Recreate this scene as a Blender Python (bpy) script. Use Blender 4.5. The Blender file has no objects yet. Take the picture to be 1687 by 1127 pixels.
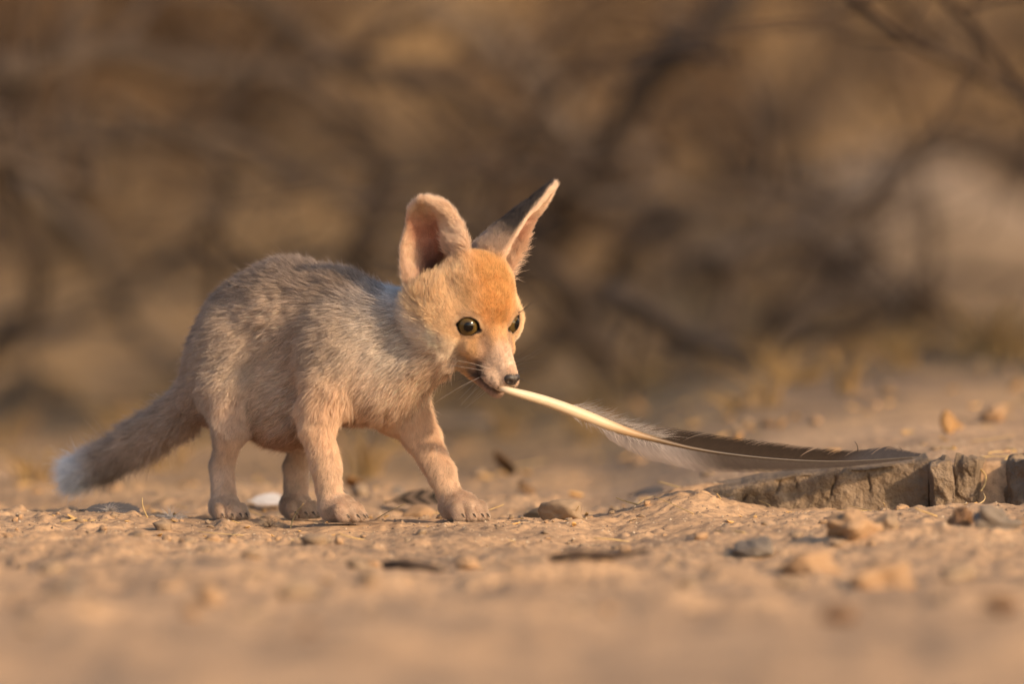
import bpy, math, random
import numpy as np
from mathutils import Vector, Matrix
from mathutils.bvhtree import BVHTree

# ------------------------------------------------------------------ camera, sky, sun, exposure
scene = bpy.context.scene
COL = scene.collection
PXM = 2200.0                       # photograph pixels per metre at the cub
CAM_D, CAM_H = 12.8, 0.35          # long lens, low tripod


def at(px, py, Y=0.0):
    """world point seen at photograph pixel (px, py), Y metres behind the cub"""
    s = (CAM_D + Y) / CAM_D
    zc = CAM_H + ((858.0 - py) / PXM - CAM_H) * s
    return Vector(((px - 843.5) / PXM * s, Y, zc))


cam_data = bpy.data.cameras.new('camera')
cam = bpy.data.objects.new('camera', cam_data)
COL.objects.link(cam)
cam.location = (0, -CAM_D, CAM_H)
aim = Vector((0, 0, (858 - 563.5) / PXM))
cam.rotation_euler = (aim - cam.location).to_track_quat('-Z', 'Y').to_euler()
cam_data.sensor_width = 36
cam_data.lens = 36 * CAM_D / (1687 / PXM)
cam_data.clip_start = 0.5
cam_data.clip_end = 3000
cam_data.dof.use_dof = True
cam_data.dof.focus_distance = CAM_D - 0.085
cam_data.dof.aperture_fstop = 4.2
scene.camera = cam

SUN_AZ = math.radians(50)          # to the right of the camera's side of the cub
SUN_EL = math.radians(24)
to_sun = Vector((math.sin(SUN_AZ) * math.cos(SUN_EL), -math.cos(SUN_AZ) * math.cos(SUN_EL), math.sin(SUN_EL)))
world = bpy.data.worlds.new('World')
scene.world = world
world.use_nodes = True
wn = world.node_tree.nodes
bg = wn['Background']
sky = wn.new('ShaderNodeTexSky')
sky.sky_type = 'NISHITA'
sky.sun_disc = False
sky.sun_elevation = SUN_EL
sky.sun_rotation = math.atan2(to_sun.x, to_sun.y)
sky.dust_density = 3.0
sky.air_density = 1.0
world.node_tree.links.new(sky.outputs[0], bg.inputs[0])
bg.inputs[1].default_value = 0.13
sun_data = bpy.data.lights.new('sun', 'SUN')
sun_data.energy = 3.4
sun_data.angle = math.radians(2.5)
sun_data.color = (1.0, 0.72, 0.45)
sun = bpy.data.objects.new('sun', sun_data)
sun.rotation_euler = to_sun.to_track_quat('Z', 'Y').to_euler()
sun.location = to_sun * 20
COL.objects.link(sun)
vs = scene.view_settings
vs.view_transform = 'Standard'
vs.look = 'None'
vs.exposure = 0.48
vs.gamma = 1
vs.use_curve_mapping = False
scene.cycles.use_denoising = True
scene.cycles.max_bounces = 6
scene.cycles.transparent_max_bounces = 8
scene.cycles_curves.shape = 'RIBBONS'
scene.cycles_curves.subdivisions = 2

rng = np.random.default_rng(7)
random.seed(7)


# ------------------------------------------------------------------ helpers
def sstep(a, b, x):
    t = np.clip((x - a) / (b - a), 0, 1)
    return t * t * (3 - 2 * t)


def nrm(v):
    return v / np.maximum(np.linalg.norm(v, axis=-1, keepdims=True), 1e-9)


def _hash(i, j, k, seed):
    h = (i * 374761393 + j * 668265263 + k * 2147483647 + seed * 974634777) & 0xFFFFFFFF
    h = ((h ^ (h >> 13)) * 1274126177) & 0xFFFFFFFF
    h = ((h ^ (h >> 16)) * 2246822519) & 0xFFFFFFFF
    return ((h ^ (h >> 15)) & 0xFFFF) / 65535.0


def vnoise(P, seed=0):
    """value noise in -1..1 at points P (n, 3)"""
    P = np.asarray(P, dtype=np.float64)
    I = np.floor(P).astype(np.int64)
    f = P - I
    f = f * f * (3 - 2 * f)
    out = 0
    for dx in (0, 1):
        wx = f[:, 0] if dx else 1 - f[:, 0]
        for dy in (0, 1):
            wy = f[:, 1] if dy else 1 - f[:, 1]
            for dz in (0, 1):
                wz = f[:, 2] if dz else 1 - f[:, 2]
                out = out + wx * wy * wz * _hash(I[:, 0] + dx, I[:, 1] + dy, I[:, 2] + dz, seed)
    return out * 2 - 1


def fbm(P, octaves=4, seed=0, gain=0.5):
    P = np.asarray(P, dtype=np.float64)
    a, s, out = 1.0, 1.0, 0
    for o in range(octaves):
        out = out + a * vnoise(P * s + 13.7 * o, seed + o)
        a *= gain
        s *= 2.03
    return out


def mesh_from(name, verts, faces, smooth=True):
    me = bpy.data.meshes.new(name)
    verts = np.asarray(verts, dtype=np.float32)
    if isinstance(faces, np.ndarray):
        nf, k = faces.shape
        me.vertices.add(len(verts))
        me.vertices.foreach_set('co', verts.ravel())
        me.loops.add(nf * k)
        me.loops.foreach_set('vertex_index', faces.astype(np.int32).ravel())
        me.polygons.add(nf)
        me.polygons.foreach_set('loop_start', np.arange(0, nf * k, k, dtype=np.int32))
        me.update(calc_edges=True)
        me.validate()
    else:
        me.from_pydata([tuple(map(float, v)) for v in verts], [], faces)
    if smooth:
        me.polygons.foreach_set('use_smooth', np.ones(len(me.polygons), dtype=bool))
    return me


def obj(name, me, mat=None, parent=None, loc=(0, 0, 0)):
    o = bpy.data.objects.new(name, me)
    COL.objects.link(o)
    o.location = loc
    if mat is not None and me is not None and not len(me.materials):
        me.materials.append(mat)
    if parent is not None:
        o.parent = parent
    return o


def tag(o, label, cat, group=None):
    o['label'] = label
    o['category'] = cat
    if group:
        o['group'] = group
    return o


def struct(o, kind='structure'):
    o['kind'] = kind
    return o


def empty(name, loc=(0, 0, 0)):
    o = bpy.data.objects.new(name, None)
    COL.objects.link(o)
    o.location = loc
    return o


def vcol(me, cols, name='col'):
    a = me.color_attributes.new(name, 'FLOAT_COLOR', 'POINT')
    c = np.ones((len(me.vertices), 4), dtype=np.float32)
    c[:, :3] = cols
    a.data.foreach_set('color', c.ravel())


def tube(points, radii, sides=6, cap=True, ellipse=1.0):
    """verts, faces of a tapered tube along points"""
    P = np.asarray(points, dtype=float)
    n = len(P)
    R = np.broadcast_to(np.asarray(radii, dtype=float), (n,))
    T = nrm(np.gradient(P, axis=0))
    ref = np.array([0.0, 0.0, 1.0])
    if abs(T[0] @ ref) > 0.9:
        ref = np.array([0.0, 1.0, 0.0])
    a = np.cross(T[0], ref)
    a /= np.linalg.norm(a)
    V = []
    for i in range(n):
        a = a - T[i] * (a @ T[i])
        a /= max(np.linalg.norm(a), 1e-9)
        b = np.cross(T[i], a)
        for s in range(sides):
            th = 2 * math.pi * s / sides
            V.append(P[i] + R[i] * (math.cos(th) * a + ellipse * math.sin(th) * b))
    F = []
    for i in range(n - 1):
        for s in range(sides):
            s2 = (s + 1) % sides
            F.append((i * sides + s, i * sides + s2, (i + 1) * sides + s2, (i + 1) * sides + s))
    if cap:
        F.append(tuple(range(sides - 1, -1, -1)))
        F.append(tuple((n - 1) * sides + s for s in range(sides)))
    return V, F


class Geo:
    def __init__(self):
        self.v, self.f = [], []

    def add(self, V, F):
        b = len(self.v)
        self.v.extend([tuple(map(float, p)) for p in V])
        self.f.extend([tuple(i + b for i in q) for q in F])

    def mesh(self, name, smooth=True):
        return mesh_from(name, self.v, self.f, smooth)


# ------------------------------------------------------------------ materials
def new_mat(name):
    m = bpy.data.materials.new(name)
    m.use_nodes = True
    nt = m.node_tree
    return m, nt, nt.nodes['Principled BSDF']


def ramp(nt, fac, stops):
    r = nt.nodes.new('ShaderNodeValToRGB')
    els = r.color_ramp.elements
    while len(els) < len(stops):
        els.new(0.5)
    for e, (p, c) in zip(els, stops):
        e.position = p
        e.color = (*c, 1)
    nt.links.new(fac, r.inputs[0])
    return r.outputs[0]


def noise_node(nt, scale, detail=4, rough=0.55, coord='Object', stretch=None):
    tc = nt.nodes.new('ShaderNodeTexCoord')
    n = nt.nodes.new('ShaderNodeTexNoise')
    n.inputs['Scale'].default_value = scale
    n.inputs['Detail'].default_value = detail
    n.inputs['Roughness'].default_value = rough
    src = tc.outputs[coord]
    if stretch:
        mp = nt.nodes.new('ShaderNodeMapping')
        mp.inputs['Scale'].default_value = stretch
        nt.links.new(src, mp.inputs[0])
        src = mp.outputs[0]
    nt.links.new(src, n.inputs['Vector'])
    return n.outputs['Fac']


def bump(nt, bsdf, fac, strength, dist):
    b = nt.nodes.new('ShaderNodeBump')
    b.inputs['Strength'].default_value = strength
    b.inputs['Distance'].default_value = dist
    nt.links.new(fac, b.inputs['Height'])
    nt.links.new(b.outputs[0], bsdf.inputs['Normal'])


def earthy(name, c0, c1, c2, scale, bump_s=0.5, bump_d=0.001, rough=0.95, coord='Object', fine=900):
    m, nt, b = new_mat(name)
    f = noise_node(nt, scale, 6, 0.6, coord)
    nt.links.new(ramp(nt, f, [(0.3, c0), (0.5, c1), (0.72, c2)]), b.inputs['Base Color'])
    b.inputs['Roughness'].default_value = rough
    b.inputs['Specular IOR Level'].default_value = 0.2
    bump(nt, b, noise_node(nt, fine, 3, 0.6, coord), bump_s, bump_d)
    return m


M = {}
M['clay'] = earthy('clay', (0.15, 0.108, 0.072), (0.22, 0.16, 0.108), (0.30, 0.225, 0.16), 45, 1.0, 0.003, fine=420)
M['clod'] = earthy('clod', (0.22, 0.155, 0.10), (0.33, 0.235, 0.155), (0.42, 0.31, 0.21), 60, 0.6, 0.001)
M['orange_clod'] = earthy('orange_clod', (0.33, 0.205, 0.115), (0.43, 0.275, 0.16), (0.50, 0.335, 0.21), 60, 0.6, 0.001)
M['grey_stone'] = earthy('grey_stone', (0.13, 0.105, 0.085), (0.20, 0.165, 0.135), (0.28, 0.235, 0.195), 60, 0.5, 0.001)
M['brown_stone'] = earthy('brown_stone', (0.10, 0.06, 0.035), (0.2, 0.11, 0.06), (0.3, 0.18, 0.1), 60, 0.5, 0.001)
M['pale_rock'] = earthy('pale_rock', (0.22, 0.165, 0.12), (0.29, 0.215, 0.155), (0.34, 0.26, 0.19), 5, 0.5, 0.01, fine=60)
M['bark'] = earthy('bark', (0.05, 0.035, 0.025), (0.09, 0.065, 0.048), (0.15, 0.11, 0.085), 25, 0.6, 0.003, fine=200)
M['pale_bark'] = earthy('pale_bark', (0.10, 0.078, 0.06), (0.16, 0.125, 0.10), (0.22, 0.17, 0.135), 25, 0.6, 0.003, fine=200)
mt_, nt, b = new_mat('grit')
gi = nt.nodes.new('ShaderNodeNewGeometry')
nt.links.new(ramp(nt, gi.outputs['Random Per Island'], [(0.0, (0.10, 0.07, 0.05)), (0.25, (0.26, 0.18, 0.12)), (0.7, (0.46, 0.32, 0.2)), (1.0, (0.70, 0.54, 0.36))]), b.inputs['Base Color'])
b.inputs['Roughness'].default_value = 0.9
M['grit'] = mt_
M['straw'] = earthy('straw', (0.40, 0.26, 0.10), (0.52, 0.36, 0.16), (0.60, 0.45, 0.24), 120, 0.2, 0.0003, 0.8)
M['chip'] = earthy('chip', (0.45, 0.25, 0.08), (0.60, 0.36, 0.14), (0.68, 0.46, 0.22), 120, 0.2, 0.0003, 0.8)
M['dark_twig'] = earthy('dark_twig', (0.03, 0.02, 0.015), (0.06, 0.04, 0.03), (0.11, 0.08, 0.055), 120, 0.4, 0.0005)


def leafy(name, c0, c1, scale=3.0):
    m, nt, b = new_mat(name)
    f = noise_node(nt, scale, 3)
    nt.links.new(ramp(nt, f, [(0.35, c0), (0.65, c1)]), b.inputs['Base Color'])
    b.inputs['Roughness'].default_value = 0.7
    b.inputs['Specular IOR Level'].default_value = 0.25
    return m


M['olive_leaf'] = leafy('olive_leaf', (0.09, 0.085, 0.02), (0.17, 0.14, 0.04))
M['brown_leaf'] = leafy('brown_leaf', (0.12, 0.065, 0.03), (0.22, 0.13, 0.06))
M['dry_leaf'] = leafy('dry_leaf', (0.25, 0.13, 0.05), (0.40, 0.24, 0.10))
M['dry_grass'] = leafy('dry_grass', (0.30, 0.18, 0.07), (0.45, 0.30, 0.13), 8)

# ground: sandy silt with darker damp and litter patches
mg, nt, b = new_mat('sandy_ground')
f1 = noise_node(nt, 6, 7, 0.66, 'Object')
f2 = noise_node(nt, 160, 4, 0.6, 'Object')
c_big = ramp(nt, f1, [(0.34, (0.27, 0.19, 0.13)), (0.46, (0.46, 0.30, 0.18)), (0.66, (0.63, 0.41, 0.24))])
c_fine = ramp(nt, f2, [(0.3, (0.58, 0.58, 0.59)), (0.55, (0.98, 0.98, 0.98)), (0.75, (1.15, 1.12, 1.06))])
mx = nt.nodes.new('ShaderNodeMix')
mx.data_type = 'RGBA'
mx.blend_type = 'MULTIPLY'
mx.inputs[0].default_value = 1.0
nt.links.new(c_big, mx.inputs[6])
nt.links.new(c_fine, mx.inputs[7])
# leaf litter under the thicket further back (its dark tone also stands in for shade)
at_n = nt.nodes.new('ShaderNodeAttribute')
at_n.attribute_name = 'litter'
f3 = noise_node(nt, 5, 6, 0.7, 'Object')
c_lit = ramp(nt, f3, [(0.38, (0.065, 0.045, 0.03)), (0.47, (0.18, 0.118, 0.064)), (0.60, (0.46, 0.275, 0.11))])
mx2 = nt.nodes.new('ShaderNodeMix')
mx2.data_type = 'RGBA'
nt.links.new(at_n.outputs['Fac'], mx2.inputs[0])
nt.links.new(mx.outputs[2], mx2.inputs[6])
nt.links.new(c_lit, mx2.inputs[7])
nt.links.new(mx2.outputs[2], b.inputs['Base Color'])
b.inputs['Roughness'].default_value = 0.97
b.inputs['Specular IOR Level'].default_value = 0.15
bump(nt, b, noise_node(nt, 900, 4, 0.65, 'Object'), 0.7, 0.0012)
M['ground'] = mg


# ------------------------------------------------------------------ ground sheet
PAWS = []            # filled by the cub's layout: (x, y) in metres, the ground is trodden level there
S = 1.0 / PXM


def px2w(P):
    """cub space in photograph pixels (x, depth, height) -> metres"""
    P = np.asarray(P, dtype=float)
    return np.stack([(P[..., 0] - 843.5) * S, P[..., 1] * S, P[..., 2] * S], -1)


def ledge_front(x):
    """world y of the clay ledge's front edge at x"""
    return 0.005 + 0.02 * np.sin(x * 9.0)


def ledge_top(x):
    return np.interp(x, [0.0, 0.06, 0.10, 0.15, 0.20, 0.24, 0.32, 0.45, 1.0, 4.0], [-0.004, 0.0, 0.008, 0.021, 0.030, 0.035, 0.044, 0.046, 0.045, 0.03])


def ground_h(x, y, detail=True):
    x = np.asarray(x, dtype=float)
    y = np.asarray(y, dtype=float)
    P = np.stack([x, y, np.zeros_like(x)], -1)
    near = 1.0 / (1.0 + (np.hypot(x, y) / 6.0) ** 2)
    h = 0.006 * fbm(P * 6.0, 3, 3) + 0.0017 * fbm(P * 30.0, 3, 11)
    lump = np.maximum(fbm(P * 10.0 + 5, 3, 21) - 0.15, 0)
    h = h + 0.017 * lump * sstep(0.1, -0.8, y)
    if detail:
        h = h + 0.0013 * fbm(P * 120.0, 3, 31, 0.65) * (np.abs(y) < 1.5)
        clod = np.maximum(fbm(P * 60.0 + 9, 2, 41) - 0.5, 0)
        h = h + 0.005 * clod * (np.abs(y) < 2.0)
    # the ground steps up to the right behind the broken clay edge
    w = sstep(0.004, 0.024, y - ledge_front(x)) * sstep(0.03, 0.09, x)
    w = w * sstep(3.2, 1.0, y)
    h = h * (1 - 0.65 * w) + w * (ledge_top(x) - 0.005)
    # and climbs gently away from the camera
    up_ = np.clip(y - 0.03, 0, 1.6)
    h = h + up_ * (0.012 + 0.026 * sstep(-0.05, 0.22, x)) * sstep(9.0, 3.0, y)
    h = h + 0.015 * np.exp(-((x - 0.125) / 0.05) ** 2 - ((y - 0.01) / 0.10) ** 2)
    h = h + 0.012 * sstep(0.07, 0.15, x) * sstep(-0.5, -0.12, y) * sstep(0.06, 0.0, y)
    # it falls away a little towards the camera
    h = h - 0.05 * np.clip(-0.05 - y, 0, 0.5) * sstep(-14.0, -8.0, y)
    # foreground hummocks on the right and left
    h = h + 0.020 * np.exp(-(((x - 0.30) / 0.16) ** 2 + ((y + 0.42) / 0.16) ** 2))
    h = h + 0.010 * np.exp(-(((x + 0.25) / 0.22) ** 2 + ((y + 0.7) / 0.25) ** 2))
    # far relief
    far = sstep(2.5, 9.0, y)
    h = h + far * (0.06 * fbm(P * 0.9, 3, 51)) + 1.5 * sstep(4.5, 17.0, y)
    for (qx, qy, r) in PAWS:
        w = np.exp(-(((x - qx) ** 2 + (y - qy) ** 2) / (r * r)))
        h = h * (1 - w) + (-0.0008) * w
    return h


def graded(lo_f, hi_f, step, lo, hi, growth):
    mid = list(np.arange(lo_f, hi_f + 1e-9, step))
    a, s = mid[-1], step
    while a < hi:
        s *= growth
        a += s
        mid.append(a)
    a, s = mid[0], step
    pre = []
    while a > lo:
        s *= growth
        a -= s
        pre.append(a)
    return np.array(pre[::-1] + mid)


PAWS += [((565 - 843.5) * S, -140 * S, 0.026), ((768 - 843.5) * S, -124 * S, 0.026),
         ((372 - 843.5) * S, -10 * S, 0.024), ((488 - 843.5) * S, 85 * S, 0.024)]

gx = graded(-0.48, 0.48, 0.0022, -300, 300, 1.06)
gy = graded(-0.30, 0.40, 0.0028, -40, 900, 1.03)
GX, GY = np.meshgrid(gx, gy)
GH = ground_h(GX.ravel(), GY.ravel())
nx_, ny_ = len(gx), len(gy)
idx = np.arange(nx_ * ny_).reshape(ny_, nx_)
quads = np.stack([idx[:-1, :-1], idx[:-1, 1:], idx[1:, 1:], idx[1:, :-1]], -1).reshape(-1, 4)
gme = mesh_from('ground', np.stack([GX.ravel(), GY.ravel(), GH], -1), quads)
lit = sstep(0.15, 1.9, GY.ravel() + 0.5 * fbm(np.stack([GX.ravel() * 2, GY.ravel() * 2, 0 * GX.ravel()], -1), 3, 77))  # litter starts early so its dark tone softens the shadow edge
la = gme.attributes.new('litter', 'FLOAT', 'POINT')
la.data.foreach_set('value', lit.astype(np.float32))
ground = struct(obj('ground', gme, M['ground']))


def on_ground(x, y):
    return float(ground_h(np.array([x]), np.array([y]))[0])


# ------------------------------------------------------------------ the fox cub
# laid out in photograph pixels: x to the right, y away from the camera, z up (1/2200 m each)
FW = np.array([0.77, -0.64, 0.0])        # the cub's forward
LF = np.array([0.64, 0.77, 0.0])         # its left
UP = np.array([0.0, 0.0, 1.0])
HY, HP = math.radians(52), math.radians(34)
EYE = np.array([811.0, -215.0, 320.0])   # midpoint between the eyes
HF = np.array([math.cos(HP) * math.cos(HY), -math.cos(HP) * math.sin(HY), -math.sin(HP)])
HL = np.array([math.sin(HY), math.cos(HY), 0.0])
HL = HL + np.array([0, 0, 0.05])
HL = HL - HF * (HL @ HF)
HL /= np.linalg.norm(HL)
HU = np.cross(HF, HL)
HEADM = np.stack([HF, HL, HU])           # rows
BODYM = np.stack([FW, LF, UP])


def hp(F, L, U):
    return EYE + F * HF + L * HL + U * HU


def cone(a, b_, ra, rb):
    return ('c', np.array(a, float), np.array(b_, float), ra, rb)


def ell(c, r, Mx=BODYM):
    return ('e', np.array(c, float), np.array(r, float), Mx)


def prim_d(p, P):
    if p[0] == 'c':
        _, a, b_, ra, rb = p
        ab = b_ - a
        t = np.clip(((P - a) @ ab) / (ab @ ab), 0, 1)
        d = P - a - t[..., None] * ab
        return np.sqrt((d * d).sum(-1)) - (ra + (rb - ra) * t)
    if p[0] == 'e':
        _, c, r, Mx = p
        q = (P - c) @ Mx.T
        k0 = np.sqrt(((q / r) ** 2).sum(-1))
        k1 = np.sqrt(((q / (r * r)) ** 2).sum(-1))
        return k0 * (k0 - 1.0) / np.maximum(k1, 1e-6)
    if p[0] == 's':                      # thin sheet (an ear) through a BVH
        _, bvh, th, lo, hi = p
        out = np.empty(P.shape[:-1], dtype=np.float32)
        fl = out.reshape(-1)
        Q = P.reshape(-1, 3)
        for i in range(len(Q)):
            r = bvh.find_nearest(Q[i])
            fl[i] = r[3] - th
        return out


def prim_box(p, m):
    if p[0] == 'c':
        r = max(p[3], p[4]) + m
        return np.minimum(p[1], p[2]) - r, np.maximum(p[1], p[2]) + r
    if p[0] == 'e':
        r = p[2].max() + m
        return p[1] - r, p[1] + r
    return p[3] - m, p[4] + m


def smin(a, b_, k):
    h = np.clip(0.5 + 0.5 * (b_ - a) / k, 0, 1)
    return b_ + (a - b_) * h - k * h * (1 - h)


def ear_sheet(B, A, N, L, w, curl, bend, lean, nt_=36, ns_=25):
    """cupped ear: B base, A axis, N the way it opens; returns grid points"""
    A = np.array(A, float)
    A /= np.linalg.norm(A)
    N = np.array(N, float)
    N = N - A * (N @ A)
    N /= np.linalg.norm(N)
    Sd = np.cross(A, N)
    G = np.zeros((nt_, ns_, 3))
    for i in range(nt_):
        t = i / (nt_ - 1)
        wt = np.interp(t, w[0], w[1])
        cu = math.radians(np.interp(t, curl[0], curl[1]))
        bd = bend(t)
        for j in range(ns_):
            s = -1 + 2 * j / (ns_ - 1)
            th = s * cu
            lat = wt * math.sin(th) / max(math.sin(min(cu, math.pi / 2)), 0.2)
            dep = -wt * (math.cos(th) - math.cos(cu)) / max(math.sin(min(cu, math.pi / 2)), 0.2)
            edge = 1.0 - 0.10 * s * s * (1 - t)
            G[i, j] = B + A * (L * t * edge + bd[0]) + Sd * (lat + lean * t * t) + N * (dep + bd[1])
    return G


def sheet_prim(G, th):
    n, m = G.shape[:2]
    V = [tuple(v) for v in G.reshape(-1, 3)]
    F = [(i * m + j, i * m + j + 1, (i + 1) * m + j + 1, (i + 1) * m + j) for i in range(n - 1) for j in range(m - 1)]
    return ('s', BVHTree.FromPolygons(V, F), th, G.reshape(-1, 3).min(0), G.reshape(-1, 3).max(0))


EAR_R_N = HF * 0.55 - HL * 0.80 + UP * 0.05
EAR_L_N = HF * 0.80 + HL * 0.55
EAR_R_A = np.array([-0.06, 0.10, 1.0])
EAR_L_A = np.array([0.50, 0.12, 0.86])
EAR_R_B = np.array([716.0, -196.0, 392.0])
EAR_L_B = np.array([818.0, -138.0, 408.0])


def near_ear(B, A, N, L, nt_=40, ns_=31):
    """the near ear: a rounded cup with a broad furred inner margin"""
    A = A / np.linalg.norm(A)
    N = N - A * (N @ A)
    N /= np.linalg.norm(N)
    Sd = np.cross(A, N)                       # points to the ear's lower right in the picture
    if Sd[0] < 0:
        Sd = -Sd
    G = np.zeros((nt_, ns_, 3))
    for i in range(nt_):
        t = i / (nt_ - 1)
        w = np.interp(t, [0, .12, .3, .5, .68, .82, .92, .97, 1], [40, 50, 57, 56, 49, 40, 30, 20, 7])
        dpt = np.interp(t, [0, .3, .6, .85, 1], [62, 56, 40, 18, 6])
        for j in range(ns_):
            s_ = -1 + 2 * j / (ns_ - 1)
            s0 = -0.30
            f = ((s_ - s0) / (1 - s0)) ** 1.35 if s_ > s0 else ((s0 - s_) / (1 + s0)) ** 2.2
            roll = -10 * max(s_ - 0.75, 0) / 0.25
            G[i, j] = B + A * (L * t - 7 * s_ * s_ * (1 - t)) + Sd * (w * s_ + 6 * t) + N * (-dpt * (1 - f) + roll + 26 * max(t - .6, 0) ** 2 / .16)
    return G


GR = near_ear(EAR_R_B, EAR_R_A, EAR_R_N, 138)
GL = ear_sheet(EAR_L_B, EAR_L_A, EAR_L_N, 170, ([0, .15, .4, .65, .85, 1], [38, 48, 47, 35, 19, 4]),
               ([0, .4, 1], [105, 80, 40]), lambda t: (0, 0), 0)
GL[:, :, 0] += (np.linspace(0, 1, 36) ** 3 * 7)[:, None]

prims = {
    'torso': [(ell((412, 72, 282), (94, 76, 106)), 1), (ell((474, 16, 326), (112, 75, 99)), 40),
              (ell((580, -70, 268), (98, 72, 100)), 45), (ell((474, 16, 206), (98, 68, 80)), 40),
              (ell((362, 110, 232), (52, 52, 74)), 40), (ell((556, -48, 328), (84, 54, 80)), 40),
              (ell((640, -108, 238), (56, 54, 58)), 40)],
    'neck': [(cone((605, -80, 290), (712, -140, 330), 78, 54), 45), (cone((645, -112, 244), (735, -175, 290), 48, 36), 30)],
    'head': [(ell(hp(-76, 0, 8), (70, 62, 62), HEADM), 25), (ell(hp(-40, 0, 18), (48, 50, 38), HEADM), 28),
             (ell(hp(-68, 0, 50), (40, 52, 38), HEADM), 30), (ell((708, -200, 366), (38, 20, 28)), 30),
             (ell(hp(-60, 54, -22), (54, 38, 46), HEADM), 25), (ell(hp(-60, -58, -22), (54, 40, 46), HEADM), 25),
             (ell(hp(-16, 36, 4), (26, 22, 24), HEADM), 14), (ell(hp(-16, -36, 4), (26, 22, 24), HEADM), 14),
             (cone(hp(-14, 0, -30), hp(74, 0, -47), 40, 15), 18), (cone(hp(-10, 0, -8), hp(80, 0, -35), 26, 9), 14),
             (ell(hp(54, 15, -54), (32, 14, 14), HEADM), 9), (ell(hp(54, -15, -54), (32, 14, 14), HEADM), 9),
             (cone(hp(-28, 0, -64), hp(62, 0, -78), 36, 13), 7),
             (ell(hp(2, 32, -30), (26, 15, 16), HEADM), 14), (ell(hp(2, -32, -30), (26, 15, 16), HEADM), 14)],
    'ear_r': [(sheet_prim(GR, 3.7), 14)],
    'ear_l': [(sheet_prim(GL, 3.9), 14)],
    'front_r': [(ell((556, -114, 262), (56, 40, 82)), 28), (cone((546, -126, 225), (524, -130, 150), 37, 24), 20), (ell((512, -112, 182), (20, 16, 24)), 14),
                (cone((524, -132, 150), (539, -134, 92), 24, 22.5), 10), (cone((539, -134, 92), (546, -134, 34), 21.5, 18.5), 7)],
    'front_l': [(ell((646, -50, 222), (52, 38, 72)), 28), (cone((658, -62, 198), (694, -82, 142), 40, 27), 20),
                (cone((694, -82, 142), (728, -104, 80), 26, 21.5), 10), (cone((728, -104, 80), (746, -112, 34), 20, 18), 7)],
    'hind_r': [(ell((388, 26, 248), (68, 44, 90)), 30), (cone((384, 10, 212), (380, -6, 150), 44, 25), 26),
               (cone((380, -6, 150), (365, 26, 88), 24, 16), 14), (cone((365, 26, 88), (369, 8, 28), 18, 18), 9)],
    'hind_l': [(ell((462, 118, 238), (70, 44, 86)), 28), (cone((478, 104, 200), (504, 92, 146), 42, 26), 22),
               (cone((504, 92, 146), (486, 118, 84), 26, 16), 14), (cone((486, 118, 84), (486, 102, 26), 18, 18), 9)],
    'tail': [(cone((345, 118, 218), (292, 160, 168), 34, 22), 26), (cone((292, 160, 168), (228, 212, 128), 22, 16), 10),
             (cone((228, 212, 128), (165, 265, 92), 16, 12), 8), (cone((165, 265, 92), (118, 302, 72), 12, 8), 8)],
    'paw': [],
}
CLAWS = []


def paw(c, fdir, toe_len, r, spread):
    f = np.array([fdir[0], fdir[1], 0.0])
    f /= np.linalg.norm(f)
    l = np.array([-f[1], f[0], 0.0])
    c = np.array(c, float)
    prims['paw'].append((ell(c + UP * (r * 0.95), (r * 1.25, r * 1.12, r * 0.92), np.stack([f, l, UP])), 10))
    for k, s in enumerate((-1.5, -0.5, 0.5, 1.5)):
        fl = toe_len * (1.0 if abs(s) < 1 else 0.72)
        root = c + l * s * spread * 0.75 + UP * r * 0.95 + f * r * 0.3
        knuck = c + l * s * spread * 0.98 + UP * r * 0.92 + f * (r * 0.35 + fl * 0.55)
        tip = c + l * s * spread * 1.05 + UP * r * 0.40 + f * (r * 0.35 + fl)
        prims['paw'].append((cone(root, knuck, r * 0.36, r * 0.38), 2.0))
        prims['paw'].append((cone(knuck, tip, r * 0.38, r * 0.34), 2.0))
        CLAWS.append((tip + UP * r * 0.12 + f * r * 0.22, f, r))


paw((558, -140, 0), (0.80, -0.60), 29, 25, 15.5)
paw((757, -118, 0), (0.62, -0.78), 31, 27, 16.5)
paw((370, 2, 0), (0.45, -0.89), 28, 22, 14)
paw((485, 96, 0), (0.55, -0.83), 28, 22, 14)

EYES = []
for sd in (-1, 1):
    gaze = HF * 0.84 + HL * sd * (0.58 if sd < 0 else 0.40) + HU * 0.36
    gaze /= np.linalg.norm(gaze)
    EYES.append((hp(-17, sd * (39 if sd < 0 else 37), -1), gaze, sd))
eye_cuts, lip_cuts = [], []
for c, g, sd in EYES:
    side = np.cross(UP, g)
    side /= np.linalg.norm(side)
    upv = np.cross(g, side)
    inn_ = side * (-sd)                       # towards the nose
    eye_cuts.append((ell(c + g * 18, (26, 16.6, 13.6), np.stack([g, side, upv])), 4))
    eye_cuts.append((cone(c + g * 19 + inn_ * 8 - upv * 3, c + g * 20 + inn_ * 19 - upv * 8, 5.5, 2.2), 3))
    eye_cuts.append((cone(c + g * 17 - inn_ * 8 + upv * 2, c + g * 14 - inn_ * 19 + upv * 3, 6.5, 2.2), 3))
for sd in (-1, 1):
    lip_cuts.append((cone(hp(14, sd * 34, -76), hp(50, sd * 21, -70), 4.2, 4.0), 3))
    lip_cuts.append((cone(hp(50, sd * 21, -70), hp(84, sd * 7, -62), 4.0, 4.4), 3))
cuts = eye_cuts + lip_cuts

VOX = 2.6
lo = np.array([70.0, -330.0, -6.0])
hi = np.array([925.0, 335.0, 600.0])
dims = np.ceil((hi - lo) / VOX).astype(int)
D = np.full(dims, 1e3, dtype=np.float32)


def grid_pts(i0, i1):
    ax = [lo[a] + VOX * np.arange(i0[a], i1[a]) for a in range(3)]
    return np.stack(np.meshgrid(*ax, indexing='ij'), -1)


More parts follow.
